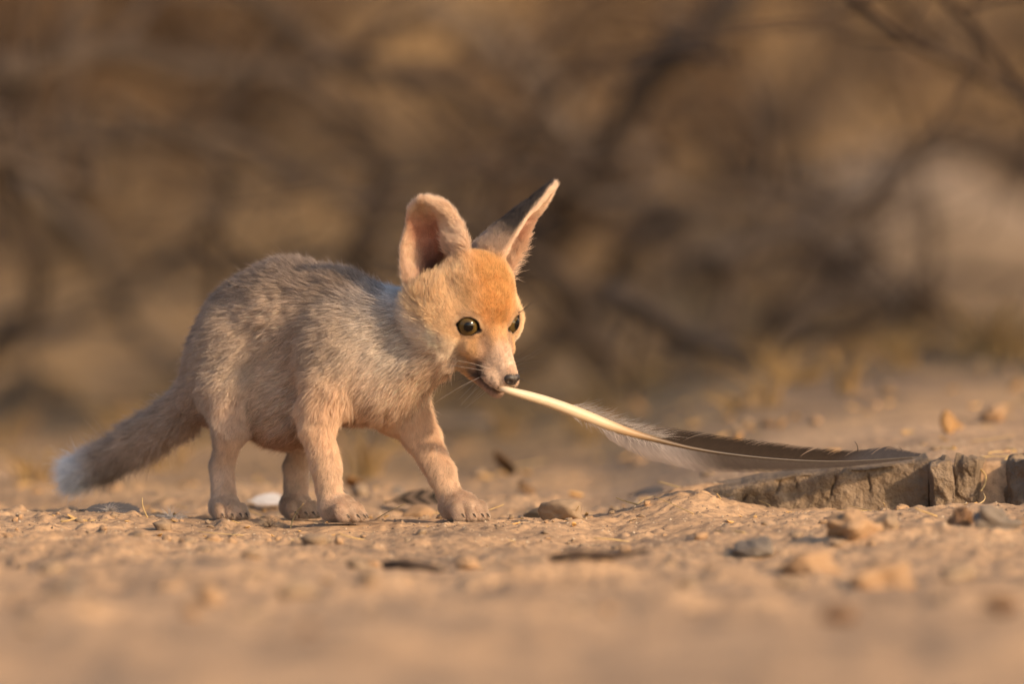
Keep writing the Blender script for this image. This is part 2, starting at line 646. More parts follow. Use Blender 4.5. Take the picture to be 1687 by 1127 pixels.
def apply(p, k, cut=False):
    a, b_ = prim_box(p, k + 4 * VOX)
    i0 = np.maximum(np.floor((a - lo) / VOX).astype(int), 0)
    i1 = np.minimum(np.ceil((b_ - lo) / VOX).astype(int) + 1, dims)
    sl = tuple(slice(i0[q], i1[q]) for q in range(3))
    d = prim_d(p, grid_pts(i0, i1)).astype(np.float32)
    if cut:
        D[sl] = -smin(-D[sl], d, k)
    else:
        D[sl] = smin(D[sl], d, k)


for g in ('torso', 'hind_l', 'hind_r', 'front_l', 'tail', 'front_r', 'neck', 'paw', 'head', 'ear_l', 'ear_r'):
    for p, k in prims[g]:
        apply(p, k)
for p, k in cuts:
    apply(p, k, True)


def surface_nets(D):
    s = D < 0
    nx, ny, nz = D.shape
    cnt = np.zeros((nx - 1, ny - 1, nz - 1), dtype=np.int8)
    for a in (0, 1):
        for b_ in (0, 1):
            for c in (0, 1):
                cnt += s[a:nx - 1 + a, b_:ny - 1 + b_, c:nz - 1 + c]
    act = np.argwhere((cnt > 0) & (cnt < 8))
    vid = np.full(cnt.shape, -1, dtype=np.int64)
    vid[tuple(act.T)] = np.arange(len(act))
    acc = np.zeros((len(act), 3))
    n = np.zeros(len(act))
    cor = [(a, b_, c) for a in (0, 1) for b_ in (0, 1) for c in (0, 1)]
    for u in cor:
        for v in cor:
            if sum(abs(p - q) for p, q in zip(u, v)) == 1 and u < v:
                du = D[tuple((act + u).T)].astype(float)
                dv = D[tuple((act + v).T)].astype(float)
                m = (du < 0) != (dv < 0)
                t = np.where(m, du / np.where(m, du - dv, 1), 0)
                acc += np.where(m[:, None], np.array(u) + t[:, None] * (np.array(v) - np.array(u)), 0)
                n += m
    V = act + acc / n[:, None]
    Q = []
    for ax in range(3):
        o1, o2 = [(1, 2), (2, 0), (0, 1)][ax]
        sl0 = [slice(None)] * 3
        sl1 = [slice(None)] * 3
        sl0[ax] = slice(0, -1)
        sl1[ax] = slice(1, None)
        e = np.argwhere(s[tuple(sl0)] != s[tuple(sl1)])
        ok = (e[:, o1] > 0) & (e[:, o2] > 0) & (e[:, o1] < D.shape[o1] - 1) & (e[:, o2] < D.shape[o2] - 1)
        e = e[ok]
        inside0 = s[tuple(e.T)]
        q = []
        for da, db in ((-1, -1), (0, -1), (0, 0), (-1, 0)):
            f = e.copy()
            f[:, o1] += da
            f[:, o2] += db
            q.append(vid[tuple(f.T)])
        q = np.stack(q, -1)
        q[~inside0] = q[~inside0][:, ::-1]
        Q.append(q)
    Q = np.concatenate(Q)
    return V, Q[(Q >= 0).all(1)]


BV, BQ = surface_nets(D)
BV = BV * VOX + lo
BV[:, 2] = np.maximum(BV[:, 2], 0.4)
# one light relaxation
nb = np.zeros_like(BV)
ct = np.zeros(len(BV))
for a in range(4):
    for b_ in (1, 3):
        np.add.at(nb, BQ[:, a], BV[BQ[:, (a + b_) % 4]])
        np.add.at(ct, BQ[:, a], 1)
BV = BV * 0.5 + 0.5 * nb / np.maximum(ct, 1)[:, None]


def group_d(g, P):
    return np.min([prim_d(p, P) for p, k in prims[g]], axis=0)


GR_KEYS = list(prims)


def head_c(P):
    q = P - EYE
    return q @ HF, q @ HL, q @ HU


def mixc(a, b_, t):
    t = np.asarray(t)[..., None]
    return np.asarray(a) * (1 - t) + np.asarray(b_) * t


def ear_local(P, B, A, N):
    A = A / np.linalg.norm(A)
    N = N - A * (N @ A)
    N = N / np.linalg.norm(N)
    return (P - B) @ A, (P - B) @ np.cross(A, N), (P - B) @ N, A, N


def coat(P, Nn, dist=None):
    """colour, hair length (px), comb direction, density at surface points"""
    n = len(P)
    dg = np.stack([group_d(g, P) for g in GR_KEYS], -1)
    w = np.exp(-(dg - dg.min(-1, keepdims=True)) / 7.0)
    w /= w.sum(-1, keepdims=True)
    W = {g: w[:, i] for i, g in enumerate(GR_KEYS)}
    n1 = fbm(P * 0.022, 3, 91)
    n2 = fbm(P * 0.07, 3, 95)
    x, y, z = P.T
    F, L, U = head_c(P)
    col = np.zeros((n, 3))
    ln = np.zeros(n)
    dr = np.zeros((n, 3))

    def add(g, c, l, d):
        nonlocal col, ln, dr
        ww = W[g]
        col += ww[:, None] * np.broadcast_to(c, (n, 3))
        ln += ww * l
        dr += ww[:, None] * nrm(np.broadcast_to(np.asarray(d, float), (n, 3)))
    # torso
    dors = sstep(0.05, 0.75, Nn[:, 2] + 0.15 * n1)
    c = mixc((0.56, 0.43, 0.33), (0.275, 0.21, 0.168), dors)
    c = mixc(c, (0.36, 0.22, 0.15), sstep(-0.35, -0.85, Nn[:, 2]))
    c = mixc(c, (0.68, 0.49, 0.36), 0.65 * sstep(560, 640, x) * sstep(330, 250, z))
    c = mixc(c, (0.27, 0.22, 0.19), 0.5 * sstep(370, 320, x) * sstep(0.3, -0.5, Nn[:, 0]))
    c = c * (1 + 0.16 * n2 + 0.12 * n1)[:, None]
    d = -FW + np.stack([0 * z, 0 * z, -0.55 * (1 - dors)], -1) + 0.25 * np.stack([n1, 0 * n1, n2], -1)
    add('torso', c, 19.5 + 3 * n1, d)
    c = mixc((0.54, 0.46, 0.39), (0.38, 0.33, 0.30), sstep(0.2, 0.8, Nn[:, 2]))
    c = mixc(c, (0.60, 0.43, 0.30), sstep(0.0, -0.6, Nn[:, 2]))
    c = mixc(c, (0.66, 0.62, 0.60), sstep(630, 660, x) * sstep(330, 370, z))
    add('neck', c * (1 + 0.12 * n2)[:, None], 20, -FW + np.array([0, 0, -0.5]))
    # head
    aL = np.abs(L)
    c = np.broadcast_to(np.array((0.70, 0.49, 0.285)), (n, 3))
    c = mixc(c, (0.62, 0.345, 0.125), sstep(58, 20, aL + 6 * n2) * sstep(-8, 24, U))
    c = mixc(c, (0.68, 0.43, 0.21), sstep(28, 12, np.hypot(F - 22, aL - 26)))
    c = mixc(c, (0.76, 0.63, 0.50), sstep(-8, -34, U) * sstep(10, -20, F))
    c = mixc(c, (0.66, 0.49, 0.36), sstep(22, 52, F))
    c = mixc(c, (0.36, 0.23, 0.17), 0.7 * sstep(19, 6, np.hypot((F - 27) * 0.8, (aL - 25) * 1.2)))
    spot = sstep(0.12, 0.4, fbm(P * 0.22, 2, 71)) * sstep(30, 50, F) * sstep(-36, -50, U)
    c = mixc(c, (0.12, 0.075, 0.06), 0.75 * spot)
    c = mixc(c, (0.08, 0.055, 0.05), 0.9 * sstep(19, 9, np.hypot(F - 36, U + 58) + 4 * n2) * sstep(10, 20, aL))
    lip = np.min([prim_d(p, P) for p, k in lip_cuts], axis=0)
    c = mixc(c, (0.045, 0.03, 0.025), sstep(7, 1.5, lip))
    chin = sstep(-68, -78, U) * sstep(20, 40, F)
    c = mixc(c, (0.34, 0.22, 0.17), 0.7 * chin)
    ed = np.min([prim_d(p, P) for p, k in eye_cuts], axis=0)
    c = mixc(c, (0.40, 0.245, 0.14), 0.85 * sstep(15, 5, ed))
    c = mixc(c, (0.015, 0.01, 0.008), sstep(4.2, 1.6, ed))
    hl = 5.5 + 12 * sstep(-10, -70, F) * sstep(20, -20, U) + 5 * sstep(-30, -80, F) - 1.4 * sstep(10, 45, F)
    tuft = sstep(46, 20, np.linalg.norm(P - np.array([706, -218, 388]), axis=1))
    hl = hl * (1 - tuft) + 19 * tuft
    hl = hl * (0.35 + 0.65 * sstep(2, 14, ed)) * sstep(0, 3, ed) + 0.01
    nose_c = hp(88, 0, -47)
    dh = nrm(P - hp(70, 0, -20))
    dh = dh + 0.4 * HU * (sstep(-10, 15, U) * sstep(30, 0, F))[:, None]
    dh = dh * (1 - tuft)[:, None] + tuft[:, None] * np.array([-0.05, -0.25, 1.0])
    add('head', c * (1 + 0.10 * n2)[:, None], hl, dh)
    # ears
    for g, B, A, N in (('ear_r', EAR_R_B, EAR_R_A, EAR_R_N), ('ear_l', EAR_L_B, EAR_L_A, EAR_L_N)):
        t, s, q, A_, N_ = ear_local(P, B, A, N)
        inner = sstep(-0.05, 0.35, Nn @ N_)
        tip = sstep(60, 120, t)
        back = mixc((0.46, 0.34, 0.26), (0.05, 0.042, 0.04), sstep(45, 75, t + 6 * n2) * (1.0 if g == 'ear_l' else 0.35))
        back = mixc(back, (0.55, 0.5, 0.46), sstep(30, 0, t) * 0.6)
        edge = sstep(30, 48, np.abs(s) + 10 * tip) if g == 'ear_l' else np.maximum(sstep(-2, 22, s + 4 * n2), sstep(30, 46, -s))
        inn = mixc((0.50, 0.25, 0.17), (0.72, 0.54, 0.40), np.maximum(edge, sstep(95, 125, t)))
        inn = mixc(inn, (0.16, 0.065, 0.05), sstep(80, 30, t) * sstep(30, 12, np.abs(s + (12 if g == 'ear_r' else 0))) * sstep(-8, -30, q))  # depth of the cup darkened, its shade painted into the skin colour
        cc = mixc(back, inn, inner)
        l = 8 * (1 - inner) + inner * (3.0 + np.where(s > 0, 16, 4) * edge * sstep(115, 60, t) + 6 * sstep(45, 10, t) + 6 * sstep(100, 125, t))
        Sx = np.cross(A_, N_)
        dd = A_ + inner[:, None] * (-0.9 * np.sign(s)[:, None] * Sx * edge[:, None] + 0.5 * N_)
        add(g, cc * (1 + 0.10 * n2)[:, None], l, dd)
    # legs
    for g in ('front_r', 'front_l', 'hind_r', 'hind_l'):
        c = mixc((0.67, 0.48, 0.33), (0.64, 0.475, 0.34), sstep(160, 60, z))
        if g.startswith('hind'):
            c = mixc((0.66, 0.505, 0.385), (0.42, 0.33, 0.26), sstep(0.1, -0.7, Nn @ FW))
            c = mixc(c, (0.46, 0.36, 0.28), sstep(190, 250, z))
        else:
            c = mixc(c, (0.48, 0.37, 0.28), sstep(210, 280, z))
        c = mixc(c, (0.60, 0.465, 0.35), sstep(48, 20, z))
        l = 8.0 + 12 * sstep(120, 230, z)
        d = np.array([-0.25, 0.1, -1.0]) + (-FW * 0.8)[None] * sstep(200, 260, z)[:, None]
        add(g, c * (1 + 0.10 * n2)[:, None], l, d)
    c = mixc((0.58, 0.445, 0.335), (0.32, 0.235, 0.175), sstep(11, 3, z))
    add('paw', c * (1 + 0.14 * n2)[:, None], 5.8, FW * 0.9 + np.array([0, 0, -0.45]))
    # tail
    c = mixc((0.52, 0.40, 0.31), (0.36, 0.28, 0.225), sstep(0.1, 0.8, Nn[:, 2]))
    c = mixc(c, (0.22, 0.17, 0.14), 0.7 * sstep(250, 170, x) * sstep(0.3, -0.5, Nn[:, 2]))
    c = mixc(c, (0.82, 0.79, 0.77), sstep(172, 126, x + 12 * n2))
    td = nrm(np.array([-0.70, 0.56, -0.42]))
    add('tail', c * (1 + 0.10 * n2)[:, None], 24 + 12 * sstep(340, 220, x), td + np.array([0, 0, -0.30]))
    return np.clip(col, 0.01, 0.9), ln, dr, W, ed, lip


# vertex normals of the body
e1 = BV[BQ[:, 2]] - BV[BQ[:, 0]]
e2 = BV[BQ[:, 3]] - BV[BQ[:, 1]]
FN = np.cross(e1, e2)
BN = np.zeros_like(BV)
for a in range(4):
    np.add.at(BN, BQ[:, a], FN)
BN = nrm(BN)
cen = BV.mean(0)
SGN = 1.0 if ((BV - cen) * BN).sum(1).mean() > 0 else -1.0
if SGN < 0:
    BQ = BQ[:, ::-1]
    BN = -BN

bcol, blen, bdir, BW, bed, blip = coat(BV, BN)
fox = empty('fox_cub', tuple(px2w(np.array([480.0, 10.0, 0.0]))))
tag(fox, 'young sandy grey fox cub with big ears gripping a feather quill in its mouth', 'fox cub')
FO = np.array(fox.location)


def fx(P):
    return px2w(P) - FO


m, nt, b = new_mat('fox_skin')
ac = nt.nodes.new('ShaderNodeAttribute')
ac.attribute_name = 'col'
nt.links.new(ac.outputs['Color'], b.inputs['Base Color'])
b.inputs['Roughness'].default_value = 0.75
b.inputs['Specular IOR Level'].default_value = 0.2
M['skin'] = m
bme = mesh_from('body', fx(BV), BQ.astype(np.int64))
vcol(bme, bcol * 0.85)
body = obj('body', bme, M['skin'], fox)

# ---- fur: one strand per root, combed along the coat
m, nt, b = new_mat('fur')
nt.nodes.remove(b)
ac = nt.nodes.new('ShaderNodeAttribute')
ac.attribute_name = 'col'
hi_ = nt.nodes.new('ShaderNodeHairInfo')
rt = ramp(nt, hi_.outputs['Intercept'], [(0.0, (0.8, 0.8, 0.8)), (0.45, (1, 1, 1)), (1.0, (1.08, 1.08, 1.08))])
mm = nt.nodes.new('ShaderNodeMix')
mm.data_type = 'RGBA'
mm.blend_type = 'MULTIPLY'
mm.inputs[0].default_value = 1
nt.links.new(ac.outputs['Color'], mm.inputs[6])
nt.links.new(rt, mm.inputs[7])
df = nt.nodes.new('ShaderNodeBsdfDiffuse')
tr = nt.nodes.new('ShaderNodeBsdfTranslucent')
gl = nt.nodes.new('ShaderNodeBsdfHair')
gl.component = 'Reflection'
gl.inputs['RoughnessU'].default_value = 0.35
gl.inputs['RoughnessV'].default_value = 0.6
ms = nt.nodes.new('ShaderNodeMixShader')
ms.inputs[0].default_value = 0.30
ms2 = nt.nodes.new('ShaderNodeMixShader')
ms2.inputs[0].default_value = 0.12
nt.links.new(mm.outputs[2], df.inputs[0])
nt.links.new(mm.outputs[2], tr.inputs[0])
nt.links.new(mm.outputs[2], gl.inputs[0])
nt.links.new(df.outputs[0], ms.inputs[1])
nt.links.new(tr.outputs[0], ms.inputs[2])
nt.links.new(ms.outputs[0], ms2.inputs[1])
nt.links.new(gl.outputs[0], ms2.inputs[2])
nt.links.new(ms2.outputs[0], nt.nodes['Material Output'].inputs[0])
M['fur'] = m

T3 = np.concatenate([BQ[:, [0, 1, 2]], BQ[:, [0, 2, 3]]])
TA = 0.5 * np.linalg.norm(np.cross(BV[T3[:, 1]] - BV[T3[:, 0]], BV[T3[:, 2]] - BV[T3[:, 0]]), axis=1)
vden = 1.0 + 1.1 * BW['head'] + 0.8 * (BW['ear_r'] + BW['ear_l']) + 0.5 * BW['paw'] + 0.4 * BW['tail']
vden = vden * np.where(BN[:, 1] > 0.25, 0.4, 1.0)
vden = vden * sstep(0.6, 2.5, bed) * sstep(0.5, 3.0, blip) * (BV[:, 2] > 1.5)
tw = TA * vden[T3].mean(1)
NH = 760000
ti = rng.choice(len(T3), NH, p=tw / tw.sum())
r1 = np.sqrt(rng.random(NH))
r2 = rng.random(NH)
bc = np.stack([1 - r1, r1 * (1 - r2), r1 * r2], -1)


def interp(A):
    return (A[T3[ti]] * (bc[:, :, None] if A.ndim == 2 else bc)).sum(1)


hP, hN = interp(BV), nrm(interp(BN))
hC, hLn, hD = interp(bcol), interp(blen), interp(bdir)
eW = interp(BW['ear_r']) + interp(BW['ear_l'])
hD = hD - hN * (hD * hN).sum(1, keepdims=True) * 0.9
hD = nrm(hD)
jit = rng.normal(0, 1, (NH, 3))
clump = np.stack([fbm(hP * 0.09 + 31 * k, 2, 200 + k) for k in range(3)], -1)
tl_ = interp(BW['tail'])
lift = (0.34 + 0.14 * rng.normal(0, 1, NH)) * (1 - 0.25 * tl_) + 0.30 * tl_ * np.abs(rng.normal(0, 1, NH))
jit = jit * (1 + 0.7 * tl_)[:, None]
d0 = nrm(hD + hN * (lift + 0.35)[:, None] + 0.16 * jit + 0.22 * clump)
d1 = nrm(hD + hN * (lift * 0.35)[:, None] + 0.20 * jit + 0.34 * clump)
ln_ = hLn * np.clip(rng.normal(1.0, 0.24, NH), 0.4, 1.6)
guard = rng.random(NH) < 0.06
ln_ = np.where(guard & (hLn > 15), ln_ * 1.35, ln_)
K = 5
ts = np.linspace(0, 1, K)
pts = np.zeros((NH, K, 3))
pts[:, 0] = hP - hN * 0.6
for k in range(1, K):
    t = (ts[k] + ts[k - 1]) / 2
    dk = nrm(d0 * (1 - t) + d1 * t)
    pts[:, k] = pts[:, k - 1] + dk * (ln_ / (K - 1))[:, None]
pts[:, :, 2] = np.maximum(pts[:, :, 2], 0.6)
# grizzled coat: many hairs of the body are dark tipped or pale
gz = rng.random(NH)
tor = interp(BW['torso']) + interp(BW['neck']) + 0.6 * interp(BW['tail'])
mul = 1 + (0.07 + 0.08 * tor) * rng.normal(0, 1, NH)
mul = np.where((gz < 0.13 * tor), mul * 0.58, mul)
mul = np.where((gz > 1 - 0.16 * tor), mul * 1.28, mul)
hd_ = interp(BW['head'])
mul = np.where(rng.random(NH) < 0.05 * hd_, mul * 0.5, mul)
hC = np.clip((hC ** 0.88) * 1.12 * mul[:, None], 0.01, 0.88)
cu = bpy.data.hair_curves.new('fur')
cu.add_curves([K] * NH)
cu.position_data.foreach_set('vector', fx(pts.reshape(-1, 3)).astype(np.float32).ravel())
rad = np.interp(ts, [0, 0.5, 1], [1.0, 0.85, 0.15])[None] * (0.13 + 0.008 * hLn)[:, None].clip(0.16, 0.31) * S
ra_ = cu.attributes.get('radius') or cu.attributes.new('radius', 'FLOAT', 'POINT')
ra_.data.foreach_set('value', rad.astype(np.float32).ravel())
ca = cu.attributes.new('col', 'FLOAT_COLOR', 'CURVE')
ca.data.foreach_set('color', np.concatenate([hC, np.ones((NH, 1))], 1).astype(np.float32).ravel())
cu.materials.append(M['fur'])
fur = bpy.data.objects.new('fur', cu)
COL.objects.link(fur)
fur.parent = fox

# ---- eyes
m, nt, b = new_mat('eye')
tc = nt.nodes.new('ShaderNodeTexCoord')
sx = nt.nodes.new('ShaderNodeSeparateXYZ')
nt.links.new(tc.outputs['Object'], sx.inputs[0])
ln2 = nt.nodes.new('ShaderNodeVectorMath')
ln2.operation = 'LENGTH'
mpv = nt.nodes.new('ShaderNodeMapping')
mpv.inputs['Scale'].default_value = (1, 1, 0)
nt.links.new(tc.outputs['Object'], mpv.inputs[0])
nt.links.new(mpv.outputs[0], ln2.inputs[0])
mt = nt.nodes.new('ShaderNodeMath')
mt.operation = 'MULTIPLY'
mt.inputs[1].default_value = PXM / 21.0
nt.links.new(ln2.outputs['Value'], mt.inputs[0])
cr = ramp(nt, mt.outputs[0], [(0.0, (0.004, 0.003, 0.003)), (0.34, (0.004, 0.003, 0.003)), (0.42, (0.06, 0.038, 0.010)),
                              (0.60, (0.105, 0.064, 0.018)), (0.78, (0.07, 0.046, 0.013)), (0.90, (0.008, 0.006, 0.005))])
nt.links.new(cr, b.inputs['Base Color'])
b.inputs['Roughness'].default_value = 0.06
b.inputs['Specular IOR Level'].default_value = 0.0
b.inputs['Coat Weight'].default_value = 0.75
b.inputs['Coat Roughness'].default_value = 0.045
M['eye'] = m
for c, g, sd in EYES:
    R_ = 19.0
    V, F = [], []
    nu, nv = 24, 16
    for i in range(nv + 1):
        th = math.pi * i / nv
        rr = R_ * (1.0 + 0.05 * math.exp(-(th / 0.6) ** 2))      # corneal bulge
        for j in range(nu):
            ph = 2 * math.pi * j / nu
            V.append((rr * math.sin(th) * math.cos(ph) * S, rr * math.sin(th) * math.sin(ph) * S, rr * math.cos(th) * S))
    for i in range(nv):
        for j in range(nu):
            F.append((i * nu + j, (i + 1) * nu + j, (i + 1) * nu + (j + 1) % nu, i * nu + (j + 1) % nu))
    e = obj('eye', mesh_from('eye', V, F), M['eye'], fox)
    e.location = fx(c + g * 5.6)
    e.rotation_euler = Vector(g).to_track_quat('Z', 'Y').to_euler()
    e['label'] = 'amber brown eye with a dark rim'

# ---- nose
m, nt, b = new_mat('nose')
nt.links.new(ramp(nt, noise_node(nt, 900, 2), [(0.3, (0.018, 0.013, 0.011)), (0.7, (0.06, 0.045, 0.038))]), b.inputs['Base Color'])
b.inputs['Roughness'].default_value = 0.38
bump(nt, b, noise_node(nt, 2600, 2), 0.5, 0.0004)
M['nose'] = m
V, F = [], []
nu, nv = 28, 20
for i in range(nv + 1):
    th = math.pi * i / nv
    for j in range(nu):
        ph = 2 * math.pi * j / nu
        v = np.array([math.cos(th), math.sin(th) * math.cos(ph), math.sin(th) * math.sin(ph)])
        p = v * np.array([10.0, 14.0, 11.0])
        p[1] *= 1 + 0.18 * v[2]                                  # wider on top
        for s_ in (-1, 1):                                       # nostrils
            dd = math.hypot(p[1] - s_ * 8.0, p[2] + 0.5)
            if v[0] > -0.2:
                p[0] -= 6.0 * math.exp(-(dd / 3.2) ** 2)
        if v[0] > 0:
            p[0] -= 1.6 * math.exp(-(p[1] / 1.3) ** 2)           # groove
        V.append(fx(hp(87 + p[0], p[1], -40 + p[2])))
for i in range(nv):
    for j in range(nu):
        F.append((i * nu + j, i * nu + (j + 1) % nu, (i + 1) * nu + (j + 1) % nu, (i + 1) * nu + j))
obj('nose', mesh_from('nose', V, F), M['nose'], fox)['label'] = 'dark moist nose'

# ---- claws and whiskers
m, nt, b = new_mat('claw')
b.inputs['Base Color'].default_value = (0.10, 0.075, 0.055, 1)
b.inputs['Roughness'].default_value = 0.4
M['claw'] = m
for c, f, r in CLAWS:
    pts_ = [c - f * 3, c + f * 3 + UP * 0.3, c + f * 7 - UP * 2.2, c + f * 9.5 - UP * 5.5]
    V, F = tube([fx(np.array([p[0], p[1], max(p[2], 1.2)])) for p in pts_], np.array([2.4, 2.1, 1.4, 0.4]) * S, 6)
    obj('claw', mesh_from('claw', V, F), M['claw'], fox)
m, nt, b = new_mat('whisker')
b.inputs['Base Color'].default_value = (0.03, 0.022, 0.018, 1)
b.inputs['Roughness'].default_value = 0.4
M['whisker'] = m
m, nt, b = new_mat('white_whisker')
b.inputs['Base Color'].default_value = (0.5, 0.42, 0.36, 1)
b.inputs['Roughness'].default_value = 0.4
M['white_whisker'] = m
wr = random.Random(5)


def whisker(root, d, L_, droop, mat='whisker', r=0.26):
    d = np.array(d, float)
    d /= np.linalg.norm(d)
    P_ = [root + d * L_ * t + droop * np.array([0, 0, -1.0]) * L_ * t * t + HF * (-0.15) * L_ * t * t for t in np.linspace(0, 1, 9)]
    V, F = tube([fx(p) for p in P_], np.linspace(r, 0.10, 9) * S, 4)
    obj('whisker', mesh_from('whisker', V, F), M[mat], fox)


for k in range(15):
    u = k / 14
    whisker(hp(58 - 16 * (k % 3) / 2, 19, -40 - 14 * u), HL * 0.9 + HF * wr.uniform(-0.25, 0.15) + HU * (0.95 - 1.35 * u + wr.uniform(-.1, .1)),
            wr.uniform(45, 95), wr.uniform(-0.05, 0.35))
for k in range(9):
    u = k / 8
    whisker(hp(52 - 14 * (k % 3) / 2, -21, -44 - 12 * u), -HL * 0.9 - HF * wr.uniform(0.2, 0.7) + HU * (0.1 - 0.9 * u + wr.uniform(-.1, .1)),
            wr.uniform(60, 100), wr.uniform(0.0, 0.3), 'whisker' if k % 3 else 'white_whisker')
for k in range(7):
    whisker(hp(20 + 5 * k, -14 + 2 * k, -82), -HL * wr.uniform(.1, .5) - HF * wr.uniform(0, .3) - HU * 1.0, wr.uniform(38, 66), 0.1, 'white_whisker', 0.22)
for k in range(4):
    whisker(hp(-6, 42 + 2 * k, 24), HL * 0.9 + HU * (0.3 + 0.25 * k) + HF * 0.15, wr.uniform(36, 62), 0.0, 'whisker', 0.3)

# ------------------------------------------------------------------ the feather in its mouth
fe_px = np.array([(818, 633, -232), (836, 638, -252), (900, 657, -226), (960, 680, -203), (1010, 700, -184), (1060, 716, -166), (1150, 738, -133),
                  (1250, 752, -96), (1350, 759, -58), (1430, 758, -30), (1525, 752, 6)], float)
fe_t = np.linspace(0, 1, len(fe_px))
FT = np.linspace(0, 1, 121)


def catmull(P, ts_):
    n = len(P)
    out = []
    for t in ts_:
        u = t * (n - 1)
        i = min(int(u), n - 2)
        f = u - i
        p0, p1, p2, p3 = P[max(i - 1, 0)], P[i], P[i + 1], P[min(i + 2, n - 1)]
        out.append(0.5 * ((2 * p1) + (p2 - p0) * f + (2 * p0 - 5 * p1 + 4 * p2 - p3) * f * f + (3 * p1 - p0 - 3 * p2 + p3) * f ** 3))
    return np.array(out)


FC = catmull(np.stack([fe_px[:, 0], fe_px[:, 2], 858 - fe_px[:, 1]], -1), FT)
FCX = FC[:, 0]
fr = np.interp(FCX, [815, 836, 870, 950, 1000, 1050, 1120, 1250, 1400, 1525], [4.5, 6, 8, 10, 9, 6.2, 3.2, 2.0, 1.3, 0.6])
feather = empty('feather', tuple(px2w(FC[60])))
tag(feather, 'long brown and grey flight feather with an ivory quill held in the cub\'s mouth', 'feather')
FEO = np.array(feather.location)
m, nt, b = new_mat('feather_shaft')
ac = nt.nodes.new('ShaderNodeAttribute')
ac.attribute_name = 'col'
nt.links.new(ac.outputs['Color'], b.inputs['Base Color'])
b.inputs['Roughness'].default_value = 0.5
b.inputs['Subsurface Weight'].default_value = 0.15
b.inputs['Subsurface Radius'].default_value = (0.003, 0.002, 0.001)
M['shaft'] = m
V, F = tube(px2w(FC) - FEO, fr * S, 12)
sme = mesh_from('shaft', V, F)
tcol = np.array([np.interp(FCX, [815, 985, 1035, 1085, 1200], c) for c in ((.60, .56, .36, .12, .05), (.485, .43, .23, .075, .035), (.345, .28, .12, .04, .025))]).T
vcol(sme, np.repeat(tcol, 12, 0))
obj('shaft', sme, M['shaft'], feather)
m, nt, b = new_mat('feather_vane')
ac = nt.nodes.new('ShaderNodeAttribute')
ac.attribute_name = 'col'
nt.links.new(ac.outputs['Color'], b.inputs['Base Color'])
b.inputs['Roughness'].default_value = 0.8
b.inputs['Specular IOR Level'].default_value = 0.12
tr = nt.nodes.new('ShaderNodeBsdfTranslucent')
nt.links.new(ac.outputs['Color'], tr.inputs[0])
ms = nt.nodes.new('ShaderNodeMixShader')
ms.inputs[0].default_value = 0.18
nt.links.new(b.outputs[0], ms.inputs[1])
nt.links.new(tr.outputs[0], ms.inputs[2])
nt.links.new(ms.outputs[0], nt.nodes['Material Output'].inputs[0])
M['vane'] = m
FTan = nrm(np.gradient(FC, axis=0))
fw_r = random.Random(11)


def vane(side, x0, x1, n, wx, wv, cdir, cols, label):
    V, F, C = [], [], []
    split = 0.0
    for i in range(n):
        x = x0 + (x1 - x0) * i / (n - 1)
        j = float(np.interp(x, FCX, np.arange(len(FCX))))
        c = np.array([np.interp(j, np.arange(len(FCX)), FC[:, k]) for k in range(3)])
        T = np.array([np.interp(j, np.arange(len(FCX)), FTan[:, k]) for k in range(3)])
        if fw_r.random() < 0.045:
            split = fw_r.uniform(-0.16, 0.22)
        split *= 0.90
        w = np.interp(x, wx, wv) * fw_r.uniform(0.95, 1.04)
        cd = cdir(x)
        cd = cd - T * (cd @ T)
        cd /= np.linalg.norm(cd)
        hw = (x1 - x0) / n * 0.95
        base = len(V)
        nn = 6
        for q in range(nn + 1):
            t = q / nn
            lean = 1.25 * t * t * 0.5 + 0.75 * t + split * t
            p = c + cd * w * t + T * w * lean + np.cross(T, cd) * (side * w * (0.10 * t - 0.22 * t * t) + fw_r.uniform(-.25, .25))
            ww = hw * (1 - 0.75 * t ** 3)
            V += [p - T * ww, p + T * ww]
            col = cols(x, t) * fw_r.uniform(0.85, 1.12)
            C += [col, col]
        for q in range(nn):
            a = base + 2 * q
            F.append((a, a + 1, a + 3, a + 2))
    V = np.array(V)
    V[:, 2] = np.maximum(V[:, 2], (np.array(ground_h(*px2w(V)[:, :2].T, detail=False)) + 0.003) * PXM)
    me = mesh_from('vane', px2w(V) - FEO, np.array(F))
    vcol(me, np.array(C))
    o = obj('vane', me, M['vane'], feather)
    o['label'] = label


def c_up(x, t):
    a = np.array([0.030, 0.020, 0.014]) * (1 - 0.25 * t)
    g = np.array([0.15, 0.12, 0.10])
    k = float(sstep(1110, 1010, x))
    e = np.array([0.045, 0.04, 0.043])
    k2 = float(sstep(1360, 1430, x))
    return (a * (1 - k) + g * k) * (1 - k2) + e * k2


def c_dn(x, t):
    a = np.array([0.215, 0.19, 0.19]) * (1 - 0.15 * (0.5 + 0.5 * math.sin(x * 0.05)))
    a = a * (1 - 0.35 * t) + np.array([0.36, 0.26, 0.19]) * 0.35 * t
    k = float(sstep(1070, 1190, x))
    return a * (1 - k) + np.array([0.055, 0.042, 0.036]) * k


vane(1, 985, 1512, 330, [985, 1050, 1120, 1250, 1380, 1440, 1512], [16, 34, 40, 34, 22, 26, 6],
     lambda x: np.array([0, 0.55, 0.84]), c_up, 'narrow dark brown vane along the top of the shaft')
vane(-1, 985, 1500, 330, [985, 1030, 1120, 1220, 1330, 1430, 1500], [22, 34, 34, 24, 13, 8, 4],
     lambda x: np.array([0, -0.12, -1.0 * float(np.interp(x, [985, 1200, 1330, 1420], [1, 0.9, 0.5, 0.1])) - 0.02]), c_dn, 'wide pale grey vane below the shaft')
